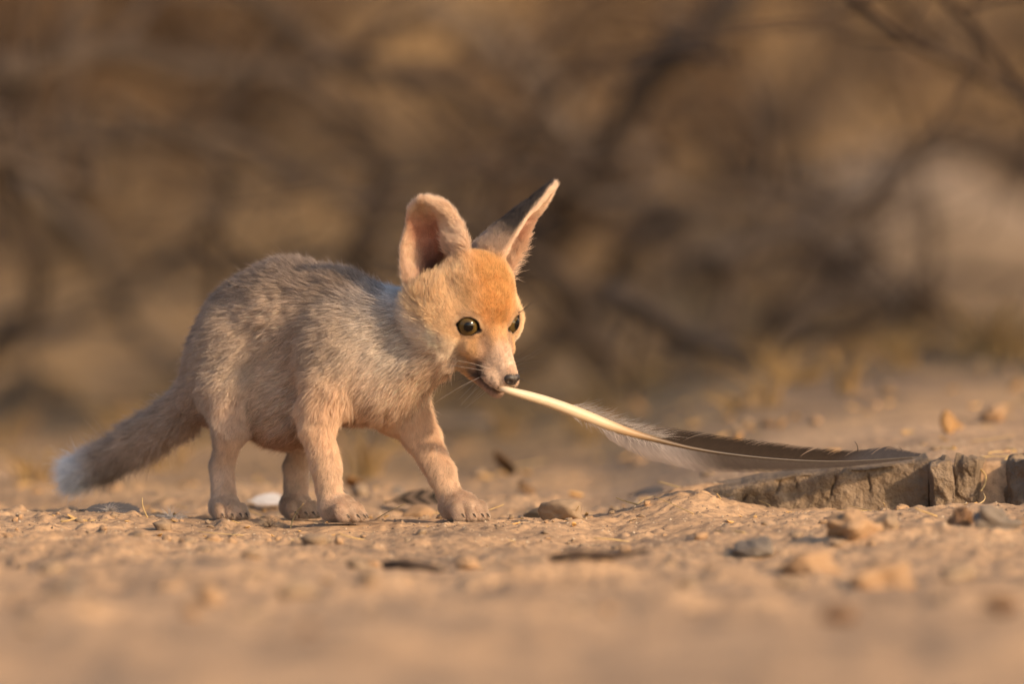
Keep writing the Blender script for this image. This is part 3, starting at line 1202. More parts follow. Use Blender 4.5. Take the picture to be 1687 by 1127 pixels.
# loose down at the foot of the vanes
V, F, C = [], [], []
G_ = Geo()
for i in range(420):
    x = fw_r.uniform(938, 1085)
    j = float(np.interp(x, FCX, np.arange(len(FCX))))
    c = np.array([np.interp(j, np.arange(len(FCX)), FC[:, k]) for k in range(3)])
    up = fw_r.random() < 0.72
    d = np.array([fw_r.uniform(0.9, 1.6), fw_r.uniform(0.1, 0.9), fw_r.uniform(0.05, 0.45)]) if up else np.array([fw_r.uniform(0.0, 0.9), -0.5, fw_r.uniform(-1, -0.5)])
    d /= np.linalg.norm(d)
    L_ = fw_r.uniform(14, 36) if up else fw_r.uniform(10, 24)
    bend_ = np.array([fw_r.uniform(-.1, .5), 0, fw_r.uniform(-.25, .22)])
    c = c + np.array([0, 0, 6 if up else -6]) * float(np.interp(x, [938, 1060], [1.2, 0.6]))
    P_ = [c + d * L_ * t + bend_ * L_ * t * t for t in np.linspace(0, 1, 5)]
    G_.add(*tube(px2w(np.array(P_)) - FEO, np.linspace(0.30, 0.08, 5) * S, 3, False))
dm = G_.mesh('down_tuft')
vcol(dm, np.tile(np.array([0.52, 0.46, 0.42]), (len(dm.vertices), 1)))
o = obj('down_tuft', dm, M['vane'], feather)
o['kind'] = 'stuff'
# two barbs that curl away near the tip
for x, L_ in ((1412, 26), (1478, 12)):
    c = FC[np.abs(FCX - x).argmin()] + np.array([0, 12, 6])
    P_ = [c + np.array([2 * t + 8 * t - 12 * t ** 3, 4 * t, L_ * t]) for t in np.linspace(0, 1, 7)]
    V, F = tube(px2w(np.array(P_)) - FEO, np.linspace(1.4, 0.3, 7) * S, 5)
    me = mesh_from('curled_barb', V, F)
    vcol(me, np.tile(np.array([0.05, 0.035, 0.028]), (len(me.vertices), 1)))
    obj('curled_barb', me, M['vane'], feather)


# ------------------------------------------------------------------ broken clay edge on the right
def block_mesh(size, seed, n=14, amp=0.10, edge=0.14, taper=0.0):
    """a rough broken block, its base at z = 0"""
    V, Fq = [], []
    idx_ = {}

    def vid(p):
        k = tuple(np.round(p, 6))
        if k not in idx_:
            idx_[k] = len(V)
            V.append(p)
        return idx_[k]
    g = np.linspace(-1, 1, n)
    for ax in range(3):
        for sg in (-1, 1):
            for i in range(n - 1):
                for j in range(n - 1):
                    q = []
                    for (a, b_) in ((i, j), (i + 1, j), (i + 1, j + 1), (i, j + 1)):
                        p = np.zeros(3)
                        p[ax] = sg
                        p[(ax + 1) % 3] = g[a]
                        p[(ax + 2) % 3] = g[b_]
                        q.append(vid(p))
                    Fq.append(q if sg > 0 else q[::-1])
    V = np.array(V)
    r = np.linalg.norm(V, axis=1, keepdims=True)
    m_ = np.abs(V).max(1, keepdims=True)
    V = V * (1 - edge * (r / m_ - 1) / 0.732)
    V[:, :2] *= 1 - taper * (V[:, 2:] + 1) / 2
    asp = np.array(size) / max(size)
    n3 = np.stack([fbm(V * asp * 1.9 + 7 * k + seed * 3.1, 4, seed + k, 0.5) for k in range(3)], -1)
    asp = np.array(size) / max(size)
    st = fbm(V * asp * 5.0 + seed, 3, seed + 9)
    V = V + amp * n3 + nrm(V) * (0.07 * st)[:, None]
    V = V * np.array(size) / 2
    V[:, 2] -= V[:, 2].min()
    return mesh_from('block', V, np.array(Fq), True)


# the ledge: a low cut face and the smooth crust that tops it
nxL, rows = 260, 64
xs = np.linspace(0.105, 0.312, nxL)
V = np.zeros((rows, nxL, 3))
for r in range(rows):
    top = ledge_top(xs)
    yf = ledge_front(xs)
    fade = sstep(0.11, 0.15, xs)
    top = top - 0.012 * (1 - sstep(0.105, 0.15, xs)) + 0.0012 * fbm(np.stack([xs * 75, 0 * xs, 0 * xs], -1), 3, 321)
    yf = yf + 0.0035 * fbm(np.stack([xs * 40, 0 * xs, 0 * xs + 2], -1), 3, 323)
    if r < 30:                                   # cut face, bottom to lip
        t = r / 29
        z = -0.012 + (top + 0.012) * t
        PX = np.stack([xs * 38, z * 38, 0 * xs], -1)
        n_ = 0.0030 * fbm(PX, 4, 301) + 0.0013 * fbm(np.stack([xs * 150, z * 150, 0 * xs], -1), 2, 303, 0.6)
        crack = 0
        for cx, z0_, z1_, wd_, sl in ((0.1985, 0.018, 0.030, 0.0007, 0.25), (0.2150, 0.022, 0.031, 0.0006, -0.5), (0.2365, 0.012, 0.034, 0.0008, 0.3), (0.172, 0.012, 0.02, 0.0006, 0.6),
                                  (0.268, 0.020, 0.037, 0.0006, -0.15), (0.152, 0.008, 0.016, 0.0006, 0.2)):
            zig = 0.0016 * vnoise(np.stack([z * 330, 0 * z + cx * 900, 0 * z], -1), 311)
            crack = crack - 0.003 * np.exp(-((xs - cx - sl * (z - z0_) - zig) / wd_) ** 2) * sstep(z0_, z0_ + 0.003, z) * sstep(z1_, z1_ - 0.003, z)
        y = yf + 0.004 * (1 - t) * -1.0 + n_ - crack + 0.0016 * sstep(0.9, 1.0, t)
        V[r] = np.stack([xs, y, z], -1)
    else:
        t = (r - 29) / (rows - 30)
        yy = 0.16 * t ** 1.5
        z = top + 0.0007 * fbm(np.stack([xs * 60, yy + 0 * xs + 3, 0 * xs], -1), 3, 305) + 0.0022 * sstep(0, 0.12, t) * fade + 0.038 * yy - 0.010 * sstep(0.55, 1.0, t) + 0.0011 * fbm(np.stack([xs * 45, yy * 45 + 0 * xs, 0 * xs + 5], -1), 3, 307)
        V[r] = np.stack([xs, yf + 0.0016 + yy + 0.0022 * fbm(np.stack([xs * 30, 0 * xs, 0 * xs], -1), 3, 301), z], -1)
idx = np.arange(rows * nxL).reshape(rows, nxL)
qd = np.stack([idx[:-1, :-1], idx[:-1, 1:], idx[1:, 1:], idx[1:, :-1]], -1).reshape(-1, 4)
ledge = obj('clay_ledge', mesh_from('clay_ledge', V.reshape(-1, 3), qd), M['clay'])
tag(ledge, 'low brown clay ledge with a cracked cut face under the feather tip', 'clay ledge')
for px, Y, sz, rot, seed, zb, lab in (
        (1550, 0.016, (0.016, 0.05, 0.044), (0.05, -0.07, 0.12), 5, -0.002, 'narrow clay block next to the end of the cracked ledge'),
        (1592, 0.026, (0.018, 0.05, 0.046), (-0.1, 0.10, -0.3), 6, -0.003, 'dark split clay block between two deep cracks'),
        (1640, 0.062, (0.030, 0.05, 0.040), (0.1, -0.05, 0.2), 8, -0.002, 'rough clay block set back in the shadowed gap'),
        (1706, 0.004, (0.046, 0.06, 0.046), (0.12, 0.16, 0.35), 7, -0.004, 'pale grey crusted clay block beyond the shadowed gap')):
    s_ = (CAM_D + Y) / CAM_D
    o = obj('clay_block', block_mesh(sz, seed, 20, 0.15, 0.07), M['clay'])
    o.location = ((px - 843.5) / PXM * s_, Y, zb)
    o.rotation_euler = rot
    tag(o, lab, 'clay block')


# ------------------------------------------------------------------ stones, clods, chips, straws
def stone_mesh(seed, nu=20, nv=13, planes=11, rough=0.10, lumpy=0.0):
    r_ = np.random.default_rng(seed)
    Np = nrm(r_.normal(0, 1, (planes, 3)))
    Dp = r_.uniform(0.62, 1.0, planes)
    V = []
    for i in range(nv + 1):
        th = math.pi * i / nv
        for j in range(nu):
            ph = 2 * math.pi * j / nu
            V.append((math.sin(th) * math.cos(ph), math.sin(th) * math.sin(ph), math.cos(th)))
    V = np.array(V)
    dots = V @ Np.T
    rr = np.min(np.where(dots > 0.05, Dp / np.maximum(dots, 0.05), 9), axis=1)
    rr = np.minimum(rr, 1.15) * (1 + rough * fbm(V * 3 + seed, 3, seed % 97))
    rr = rr * (1 + lumpy * fbm(V * 1.6 + seed, 4, seed % 89, 0.6))
    V = V * rr[:, None]
    F = [(i * nu + j, (i + 1) * nu + j, (i + 1) * nu + (j + 1) % nu, i * nu + (j + 1) % nu) for i in range(nv) for j in range(nu)]
    return mesh_from('stone', V, np.array(F))


def place_stone(name, me, x, y, size, rz, mat, label, cat, group=None, sink=0.25):
    o = bpy.data.objects.new(name, me)
    COL.objects.link(o)
    if not me.materials:
        me.materials.append(mat)
    o.scale = [s_ / 2 for s_ in size]
    o.rotation_euler = (0, 0, rz)
    o.location = (x, y, on_ground(x, y) + size[2] * (0.5 - sink))
    tag(o, label, cat, group)
    return o


def gpos(px, py):
    """point of the flat ground seen at pixel"""
    d = 770.0 * CAM_D / (py - 88.0)
    Y = d - CAM_D
    return (px - 843.5) / PXM * d / CAM_D, Y


x, y = gpos(925, 862)
place_stone('dirt_clod', stone_mesh(3, 36, 24, 9, 0.08), x, y, (0.032, 0.034, 0.021), 0.4, M['clod'], 'angular dry earth clod lying in front of the feather quill', 'clod')
x, y = gpos(893, 856)
place_stone('dirt_clod', stone_mesh(12, 24, 16, 9, 0.1), x, y, (0.020, 0.026, 0.014), 1.0, M['clod'], 'small dark clod tucked behind the angular earth clod', 'clod')
x, y = gpos(690, 850)
place_stone('stone', stone_mesh(21, 24, 16, 9, 0.05), x, y, (0.024, 0.02, 0.013), 0.2, M['orange_clod'], 'flat tan stone between the cub\'s front paws', 'stone')
for px, py, Y, sz, mat, seed, lab in (
        (1405, 880, -0.42, (0.030, 0.05, 0.022), 'orange_clod', 31, 'orange clod on the hummock before the clay ledge'),
        (1245, 868, -0.44, (0.026, 0.04, 0.014), 'grey_stone', 32, 'grey flat stone at the foot of the orange hummock'),
        (1462, 845, -0.40, (0.017, 0.02, 0.015), 'clod', 33, 'pale rounded pebble on top of the hummock'),
        (1583, 845, -0.38, (0.017, 0.02, 0.021), 'brown_stone', 34, 'upright dark brown stone in front of the clay blocks'),
        (1640, 860, -0.40, (0.034, 0.04, 0.022), 'grey_stone', 35, 'dark grey lump of stone beside the upright brown stone'),
        (1340, 935, -0.75, (0.040, 0.05, 0.02), 'orange_clod', 36, 'broad orange clod at the near side of the hummock'),
        (1460, 960, -0.85, (0.046, 0.06, 0.028), 'orange_clod', 37, 'largest orange clod on the near slope of the hummock'),
        (945, 905, -0.62, (0.045, 0.05, 0.012), 'clod', 38, 'flat pale clod in front of the angular earth clod')):
    s_ = (CAM_D + Y) / CAM_D
    place_stone('stone' if 'stone' in lab or 'pebble' in lab else 'dirt_clod', stone_mesh(seed, 30, 20, 12, 0.16, 0.28), (px - 843.5) / PXM * s_, Y, (sz[0], sz[1] * 0.8, sz[2] * 1.15), seed, M[mat], lab,
                'stone' if 'stone' in lab or 'pebble' in lab else 'clod', None, 0.3)

pr = random.Random(21)
peb = {k: [stone_mesh(60 + i + 10 * q, 12, 8, 9, 0.16, 0.25) for i in range(4)] for q, k in enumerate(('clod', 'orange_clod', 'grey_stone'))}
for k in peb:
    for me in peb[k]:
        me.materials.append(M[k])
names = {'clod': ('small dusty earth crumb lying loose on the sandy ground', 'crumb', 'loose earth crumbs'),
         'orange_clod': ('small orange earth crumb lying loose on the sandy ground', 'crumb', 'loose orange crumbs'),
         'grey_stone': ('small grey pebble lying loose on the sandy ground', 'pebble', 'loose grey pebbles')}
for i in range(290):
    k = pr.choices(('clod', 'orange_clod', 'grey_stone'), (5, 4, 0.6))[0]
    y = pr.choice((pr.uniform(-0.35, 0.15), pr.uniform(-0.35, 0.15), pr.uniform(-0.25, 0.35), pr.uniform(-1.6, -0.2), pr.uniform(0.3, 1.6)))
    x = pr.uniform(-0.42, 0.42) * (1 + 0.1 * y)
    if any(math.hypot(x - q[0], y - q[1]) < 0.045 for q in PAWS) or (x > 0.12 and -0.03 < y < 0.1):
        continue
    sz = pr.uniform(0.0025, 0.0075) * (1.0 + 0.9 * (abs(y) > 0.3)) * (1.8 if pr.random() < 0.1 else 1)
    place_stone('earth_crumb' if k != 'grey_stone' else 'pebble', pr.choice(peb[k]), x, y, (sz, sz * pr.uniform(.8, 1.3), sz * pr.uniform(.5, .8)), pr.uniform(0, 6),
                M[k], *names[k])
# grit too fine to count
gv, gf = [], []
base_t = np.array([(1, 0, -.3), (-.5, .87, -.3), (-.5, -.87, -.3), (0, 0, .8)])
for i in range(9000):
    y = pr.uniform(-0.5, 0.35)
    x = pr.uniform(-0.42, 0.42)
    if x > 0.12 and -0.03 < y < 0.03:
        continue
    gv.append((x, y, pr.uniform(0.0005, 0.0019)))
gv = np.array(gv)
gz_ = ground_h(gv[:, 0], gv[:, 1])
VV = []
for i, (x, y, r) in enumerate(gv):
    a = pr.uniform(0, 6)
    ca, sa = math.cos(a), math.sin(a)
    for q in base_t:
        VV.append((x + r * (q[0] * ca - q[1] * sa), y + r * (q[0] * sa + q[1] * ca), gz_[i] + r * q[2] * pr.uniform(.6, 1.1)))
ti_ = np.arange(len(gv))[:, None] * 4
FF = np.concatenate([ti_ + np.array(f)[None] for f in ((0, 1, 3), (1, 2, 3), (2, 0, 3))])
o = obj('grit', mesh_from('grit', np.array(VV), FF, False), M['grit'])
tag(o, 'fine sandy grit scattered over the trodden ground', 'grit')
struct(o, 'stuff')


def chip_mesh(seed):
    r_ = random.Random(seed)
    n = 7
    V = []
    for k in range(n):
        a = 2 * math.pi * k / n
        V.append((math.cos(a) * r_.uniform(.8, 1.1), 0.45 * math.sin(a) * r_.uniform(.8, 1.1), 0.10 + 0.08 * math.cos(2 * a)))
    V += [(v[0] * .9, v[1] * .85, v[2] - 0.16) for v in V]
    F = [tuple(range(n)), tuple(range(2 * n - 1, n - 1, -1))] + [(k, n + k, n + (k + 1) % n, (k + 1) % n) for k in range(n)]
    return mesh_from('chip', V, F, False)


chips = [chip_mesh(i) for i in range(4)]
for me in chips:
    me.materials.append(M['chip'])
for i in range(130):
    y = pr.choice((pr.uniform(-0.2, 0.3), pr.uniform(-0.2, 0.3), pr.uniform(0.2, 1.4)))
    x = pr.uniform(-0.40, 0.40)
    if any(math.hypot(x - q[0], y - q[1]) < 0.03 for q in PAWS) or (x > 0.12 and -0.03 < y < 0.16):
        continue
    o = bpy.data.objects.new('wood_chip', pr.choice(chips))
    COL.objects.link(o)
    sz = pr.uniform(0.002, 0.0048) * (1 + 0.8 * (y > 0.3))
    o.scale = (sz, sz, sz)
    o.rotation_euler = (pr.uniform(-.5, .5), pr.uniform(-.4, .4), pr.uniform(0, 6))
    o.location = (x, y, on_ground(x, y) + 0.001)
    tag(o, 'tiny ochre husk lying loose on the sandy ground', 'husk', 'ochre husks on the ground')


def straw(px, py, Y, L_, az, el, r, mat, label, cat='straw', bend_=0.15, group=None, name='straw'):
    s_ = (CAM_D + Y) / CAM_D
    x = (px - 843.5) / PXM * s_
    z = on_ground(x, Y)
    d = np.array([math.cos(az) * math.cos(el), math.sin(az) * math.cos(el), math.sin(el)])
    sd = np.array([-math.sin(az), math.cos(az), 0])
    P_ = [np.array([x, Y, z + r * 0.6]) + d * L_ * t + sd * bend_ * L_ * math.sin(t * 3) * 0.5 + np.array([0, 0, -0.3 * bend_ * L_ * t * t]) for t in np.linspace(0, 1, 8)]
    P_ = [np.array([p[0], p[1], max(p[2], on_ground(p[0], p[1]) + r * 0.6)]) for p in P_]
    V, F = tube(np.array(P_) - P_[0], np.linspace(r, r * 0.6, 8), 5)
    o = obj(name, mesh_from(name, V, F), M[mat], None, tuple(P_[0]))
    tag(o, label, cat, group)


straw(478, 862, -0.05, 0.030, 1.1, 0.75, 0.0006, 'straw', 'short dry straw sticking up between the cub\'s feet')
straw(520, 872, -0.14, 0.034, 0.05, 0.0, 0.0007, 'straw', 'pale straw lying flat in front of the near front paw')
straw(243, 862, -0.05, 0.020, 1.9, 0.9, 0.0006, 'straw', 'short straw sticking up below the cub\'s tail')
straw(1590, 735, 0.03, 0.04, -1.3, -0.4, 0.0009, 'straw', 'bent dry stalk hanging over the split clay block', bend_=0.5)
straw(100, 868, -0.08, 0.035, 0.1, 0.03, 0.0009, 'straw', 'ochre stalk lying flat left of the hind paw')
for i in range(64):
    Y = pr.choice((pr.uniform(-0.3, 0.2), pr.uniform(-0.3, 0.2), pr.uniform(0.1, 1.2)))
    straw(pr.uniform(0, 1687), 0, Y, pr.uniform(0.012, 0.04), pr.uniform(0, 6.28), pr.uniform(0, 0.35), pr.uniform(0.0003, 0.0007), 'straw',
          'thin loose straw scattered on the sandy ground', bend_=pr.uniform(-.3, .3), group='loose straws')
x, y = gpos(632, 898)
o_p = [np.array([x, y, 0.006]), np.array([x + 0.015, y - 0.01, 0.007]), np.array([x + 0.035, y - 0.02, 0.003]), np.array([x + 0.048, y - 0.02, 0.001])]
gz0 = on_ground(x, y)
V, F = tube(np.array(o_p) - o_p[0], [0.0028, 0.004, 0.0036, 0.002], 7)
tag(obj('broken_twig', mesh_from('broken_twig', V, F), M['dark_twig'], None, (x, y, gz0 + 0.005)), 'short dark broken twig on the sand in front of the cub', 'twig')
x, y = gpos(905, 902)
V, F = tube([(0, 0, 0), (0.02, 0.0, 0.004), (0.045, 0.01, 0.002), (0.07, 0.01, 0.006)], [0.003, 0.0035, 0.003, 0.0015], 7)
tag(obj('broken_twig', mesh_from('broken_twig', V, F), M['dark_twig'], None, (x, y, on_ground(x, y) + 0.003)), 'thin dark twig lying across the flat pale clod', 'twig')


# shed feathers and fluff behind and beside the cub
def small_feather(px, py, Y, L_, wd, az, cols, label, bars=0, z_up=0.004, arch=0.15):
    s_ = (CAM_D + Y) / CAM_D
    x0 = (px - 843.5) / PXM * s_
    z0 = on_ground(x0, Y) + z_up
    t_ = empty('shed_feather', (x0, Y, z0))
    tag(t_, label, 'feather')
    d = np.array([math.cos(az), math.sin(az), 0])
    sd = np.array([-d[1], d[0], 0.45])
    C_ = [d * L_ * t + np.array([0, 0, arch * L_ * math.sin(math.pi * t) * 0.6]) for t in np.linspace(0, 1, 12)]
    V, F = tube(C_, np.linspace(0.0007, 0.0002, 12), 5)
    me = mesh_from('shaft', V, F)
    vcol(me, np.tile(np.array(cols[0]) * 0.8, (len(me.vertices), 1)))
    obj('shaft', me, M['vane'], t_)
    for sg in (-1, 1):
        V, F, C = [], [], []
        n = 60
        for i in range(n):
            t = 0.12 + 0.86 * i / (n - 1)
            c = d * L_ * t + np.array([0, 0, arch * L_ * math.sin(math.pi * t) * 0.6])
            w = wd * math.sin(math.pi * min(1, t * 0.9 + 0.08)) ** 0.6 * pr.uniform(.8, 1.1)
            b0 = len(V)
            for q in range(4):
                u = q / 3
                p = c + sg * sd * w * u + d * w * 0.7 * u
                hw = L_ / n * (0.9 - 0.6 * u)
                V += [p - d * hw, p + d * hw]
                dark = bars and math.sin(t * bars * 6.28) > 0
                C += [np.array(cols[1] if dark else cols[0]) * pr.uniform(.85, 1.1)] * 2
            for q in range(3):
                F.append((b0 + 2 * q, b0 + 2 * q + 1, b0 + 2 * q + 3, b0 + 2 * q + 2))
        me = mesh_from('vane', V, F)
        vcol(me, np.array(C))
        obj('vane', me, M['vane'], t_)


small_feather(632, 812, 0.22, 0.050, 0.013, 0.12, ((0.17, 0.12, 0.085), (0.04, 0.03, 0.022)), 'dark barred feather lying on the ground behind the front legs', 4.5, 0.006)
small_feather(405, 815, 0.26, 0.030, 0.010, 0.1, ((0.62, 0.60, 0.60), (0.5, 0.48, 0.48)), 'white feather lying on the ground between the hind legs', 0, 0.006)
small_feather(130, 858, -0.01, 0.045, 0.010, 0.05, ((0.10, 0.095, 0.10), (0.06, 0.055, 0.06)), 'dark grey feather lying flat beneath the tip of the tail', 0, 0.002, 0.06)
small_feather(1035, 775, 0.30, 0.032, 0.008, -0.15, ((0.11, 0.10, 0.10), (0.05, 0.045, 0.045)), 'dark grey feather scrap lying behind the ivory quill', 0, 0.004, 0.2)


def fluff(px, Y, r, col, label, n=90):
    s_ = (CAM_D + Y) / CAM_D
    x0 = (px - 843.5) / PXM * s_
    z0 = on_ground(x0, Y)
    G_ = Geo()
    for i in range(n):
        d = np.array([pr.gauss(0, 1), pr.gauss(0, 1), abs(pr.gauss(0, 0.8)) + 0.1])
        d /= np.linalg.norm(d)
        L_ = r * pr.uniform(0.6, 1.1)
        k = np.array([pr.gauss(0, .3), pr.gauss(0, .3), -0.2])
        G_.add(*tube([d * L_ * t + k * L_ * t * t for t in np.linspace(0, 1, 5)], np.linspace(0.00022, 0.00006, 5), 3, False))
    me = G_.mesh('down_fluff')
    vcol(me, np.tile(np.array(col), (len(me.vertices), 1)))
    tag(obj('down_fluff', me, M['vane'], None, (x0, Y, z0 + 0.001)), label, 'fluff')


fluff(282, -0.02, 0.014, (0.50, 0.47, 0.47), 'grey white tuft of down on the sand beside the hind paw')
fluff(180, -0.03, 0.009, (0.42, 0.38, 0.36), 'small grey tuft of down near the dark grey feather')
fluff(443, -0.05, 0.012, (0.34, 0.26, 0.19), 'brown tuft of moulted hair between hind and front paw', 120)


# dry upright leaves and grass behind
def grass_tuft(px, Y, n, hgt, spread, mat, label, group=None):
    s_ = (CAM_D + Y) / CAM_D
    x0 = (px - 843.5) / PXM * s_
    z0 = on_ground(x0, Y)
    t_ = empty('dry_grass_tuft', (x0, Y, z0))
    tag(t_, label, 'grass tuft', group)
    G_ = Geo()
    for i in range(n):
        a = pr.uniform(0, 6.28)
        b0 = np.array([math.cos(a), math.sin(a), 0]) * spread * pr.random() * 0.4
        out = np.array([math.cos(a), math.sin(a), 0]) * spread * pr.uniform(.2, 1)
        L_ = hgt * pr.uniform(.5, 1.1)
        P_ = [b0 + out * t * t + np.array([0, 0, L_ * t - 0.25 * L_ * t * t]) for t in np.linspace(0, 1, 6)]
        G_.add(*tube(P_, np.linspace(0.0013, 0.0003, 6) * (1 + hgt * 4), 3, False))
    obj('blade_clump', G_.mesh('blade_clump'), M[mat], t_)['kind'] = 'stuff'


for px, Y, n, hgt, sp, lab in (
        (1210, 1.1, 22, 0.022, 0.03, 'low dry grass tuft behind the middle of the feather'),
        (1320, 1.3, 26, 0.03, 0.04, 'pale dry grass tuft beyond the clay ledge'),
        (1640, 1.6, 40, 0.075, 0.06, 'tall thin dry grass tuft beyond the clay blocks'),
        (600, 0.9, 26, 0.06, 0.04, 'yellowish grass tuft seen between the cub\'s legs'),
        (260, 1.2, 34, 0.07, 0.06, 'dry grass tuft standing behind the tail'),
        (60, 0.8, 26, 0.035, 0.05, 'flattened dry grass tuft past the tail tip')):
    grass_tuft(px, Y, n, hgt, sp, 'dry_grass', lab)
for i in range(46):
    Y = pr.uniform(0.9, 4.5)
    grass_tuft(pr.uniform(-60, 1750), Y, 14, pr.uniform(0.02, 0.055), pr.uniform(0.02, 0.05), 'dry_grass', 'small withered grass tuft on the ground behind the cub', 'withered grass tufts')


def curled_leaf(px, Y, L_, W_, rz, tilt, mat, label, group=None):
    s_ = (CAM_D + Y) / CAM_D
    x0 = (px - 843.5) / PXM * s_
    V, F = [], []
    n, mm_ = 7, 5
    for i in range(n):
        t = i / (n - 1)
        w = W_ * math.sin(math.pi * (0.05 + 0.92 * t)) ** 0.8
        for j in range(mm_):
            s__ = -1 + 2 * j / (mm_ - 1)
            V.append((s__ * w, 0.35 * W_ * s__ * s__ + 0.2 * L_ * t * t, L_ * t))
    for i in range(n - 1):
        for j in range(mm_ - 1):
            F.append((i * mm_ + j, i * mm_ + j + 1, (i + 1) * mm_ + j + 1, (i + 1) * mm_ + j))
    me = mesh_from('dry_leaf', V, F)
    o = obj('dry_leaf', me, M[mat], None, (x0, Y, on_ground(x0, Y) - 0.001))
    md = o.modifiers.new('thickness', 'SOLIDIFY')
    md.thickness = 0.0004
    o.rotation_euler = (tilt, 0, rz)
    tag(o, label, 'leaf', group)


curled_leaf(1566, 0.42, 0.021, 0.007, 0.3, -0.2, 'dry_leaf', 'curled orange leaf standing upright behind the clay ledge')
for k_, (px_, Y_) in enumerate(((1600, 0.12), (1628, 0.16), (1655, 0.10), (1672, 0.2), (1575, 0.2))):
    straw(px_, 0, Y_, 0.03, 0.2 + 0.5 * k_, 0.1, 0.0007, 'straw', 'dry straw lying on top of the clay blocks', bend_=0.2, group='straws on the clay blocks')
curled_leaf(1590, 0.50, 0.012, 0.006, 1.0, -0.6, 'dry_leaf', 'small tilted orange leaf next to the upright curled leaf')
for i in range(70):
    Y = pr.uniform(0.45, 4.0)
    curled_leaf(pr.uniform(-40, 1730), Y, pr.uniform(0.012, 0.035), pr.uniform(0.005, 0.011), pr.uniform(0, 6), pr.uniform(-1.5, -0.5),
                pr.choice(('dry_leaf', 'brown_leaf', 'dry_leaf')), 'fallen brown leaf on the littered ground behind the cub', 'fallen leaves behind the cub')


# ------------------------------------------------------------------ thicket in the background
def branch_pts(a, b_, n, wob, seed):
    r_ = np.random.default_rng(seed)
    a, b_ = np.array(a), np.array(b_)
    L_ = np.linalg.norm(b_ - a)
    t = np.linspace(0, 1, n)
    off = np.cumsum(r_.normal(0, 1, (n, 3)), 0)
    off -= off[0] + (off[-1] - off[0]) * t[:, None]
    return a + (b_ - a) * t[:, None] + off * wob * L_ / math.sqrt(n)


def fallen_branch(pixels, Y, r, mat, label, twigs=6, seed=1, dY=0.3, group=None):
    """a branch through the given picture points at depth Y, with side twigs"""
    ctrl = np.array([at(px, py, Y + dY * k / max(len(pixels) - 1, 1)) for k, (px, py) in enumerate(pixels)])
    P_ = catmull(ctrl, np.linspace(0, 1, 6 * len(pixels)))
    P_ = P_ + np.stack([fbm(P_ * 9 + k * 5, 2, seed + k) for k in range(3)], -1) * r * 0.9
    org = P_[0].copy()
    t_ = empty('dead_branch', tuple(org))
    tag(t_, label, 'branch', group)
    rr = np.linspace(r, r * 0.5, len(P_))
    V, F = tube(P_ - org, rr, 8)
    obj('stem', mesh_from('stem', V, F), M[mat], t_)
    r_ = random.Random(seed)
    lowest = P_[0] if P_[0][2] < P_[-1][2] else P_[-1]
    wide = max((P_[0], P_[-1]), key=lambda q: abs(q[0]))
    if abs(wide[0]) > 0.40 * (CAM_D + wide[1]) / CAM_D:
        lowest = wide + 0.0
    gx_, gy_ = lowest[0] + (r_.uniform(-.3, .3) if abs(lowest[0]) < 0.4 else math.copysign(r_.uniform(.05, .3), lowest[0])), lowest[1] + r_.uniform(0.15, 0.5)
    zg_ = on_ground(gx_, gy_)
    if lowest[2] - zg_ > 0.05:                   # it grows from, or leans on, a stub rooted in the bank
        Q = branch_pts(np.array([gx_, gy_, zg_ - 0.03]) - org, lowest - org, 9, 0.07, seed * 17)
        V, F = tube(Q, np.linspace(r * 0.95, r * 0.85, 9), 7)
        obj('root_stub', mesh_from('root_stub', V, F), M[mat], t_)
    for k in range(twigs):
        i = r_.randrange(2, len(P_) - 1)
        d = np.array([r_.gauss(0, 1), r_.gauss(0, .5), r_.gauss(0.2, 1)])
        d /= np.linalg.norm(d)
        L_ = r_.uniform(0.08, 0.3)
        Q = branch_pts(P_[i] - org, P_[i] - org + d * L_, 7, 0.10, seed * 31 + k)
        V, F = tube(Q, np.linspace(rr[i] * 0.45, 0.0008, 7), 5)
        obj('twig', mesh_from('twig', V, F), M[mat], t_)
    return t_


fallen_branch([(1180, 440), (1320, 380), (1420, 325), (1530, 245), (1620, 262), (1760, 310)], 2.4, 0.012, 'bark', 'arched dark dead branch in front of the pale boulder', 4, 41)
fallen_branch([(1250, -60), (1130, 70), (1020, 190), (930, 330), (900, 420)], 2.9, 0.017, 'bark', 'thick dark dead branch leaning down behind the cub\'s upright ear', 5, 42)
fallen_branch([(380, -30), (470, 50), (580, 112), (760, 150), (900, 205), (1000, 240)], 3.0, 0.013, 'bark', 'long dark dead branch slanting down behind the cub\'s ears', 6, 43)
fallen_branch([(-40, 110), (130, 100), (330, 118), (520, 160), (640, 250)], 2.8, 0.015, 'bark', 'bent dark dead branch lying level above the cub\'s back', 7, 44)
fallen_branch([(-20, 190), (25, 300), (60, 420), (70, 520)], 2.6, 0.011, 'bark', 'upright dead stem far behind the white tail tip', 4, 45)
fallen_branch([(60, 280), (120, 370), (190, 480), (230, 560)], 3.2, 0.012, 'pale_bark', 'pale weathered branch leaning behind the cub\'s rump', 3, 46)
fallen_branch([(1400, -10), (1480, 50), (1590, 110), (1720, 185)], 1.3, 0.0050, 'dark_twig', 'thin dark twig slanting down over the arched branch', 6, 47)
fallen_branch([(1530, -40), (1600, 40), (1650, 110), (1730, 200)], 1.4, 0.0040, 'dark_twig', 'finer dark twig crossing the thin slanting twig', 6, 48)
fallen_branch([(1440, -40), (1560, 90), (1640, 130), (1760, 150)], 2.3, 0.0055, 'dark_twig', 'curved dark twig behind the crossing twigs', 6, 49)
fallen_branch([(1180, 330), (1300, 340), (1420, 360)], 4.2, 0.012, 'bark', 'short dead branch on the bank next to the pale boulder', 3, 50)
fallen_branch([(1280, 500), (1450, 470), (1560, 455), (1740, 470)], 3.4, 0.012, 'bark', 'dead branch lying along the foot of the pale boulder', 5, 51)
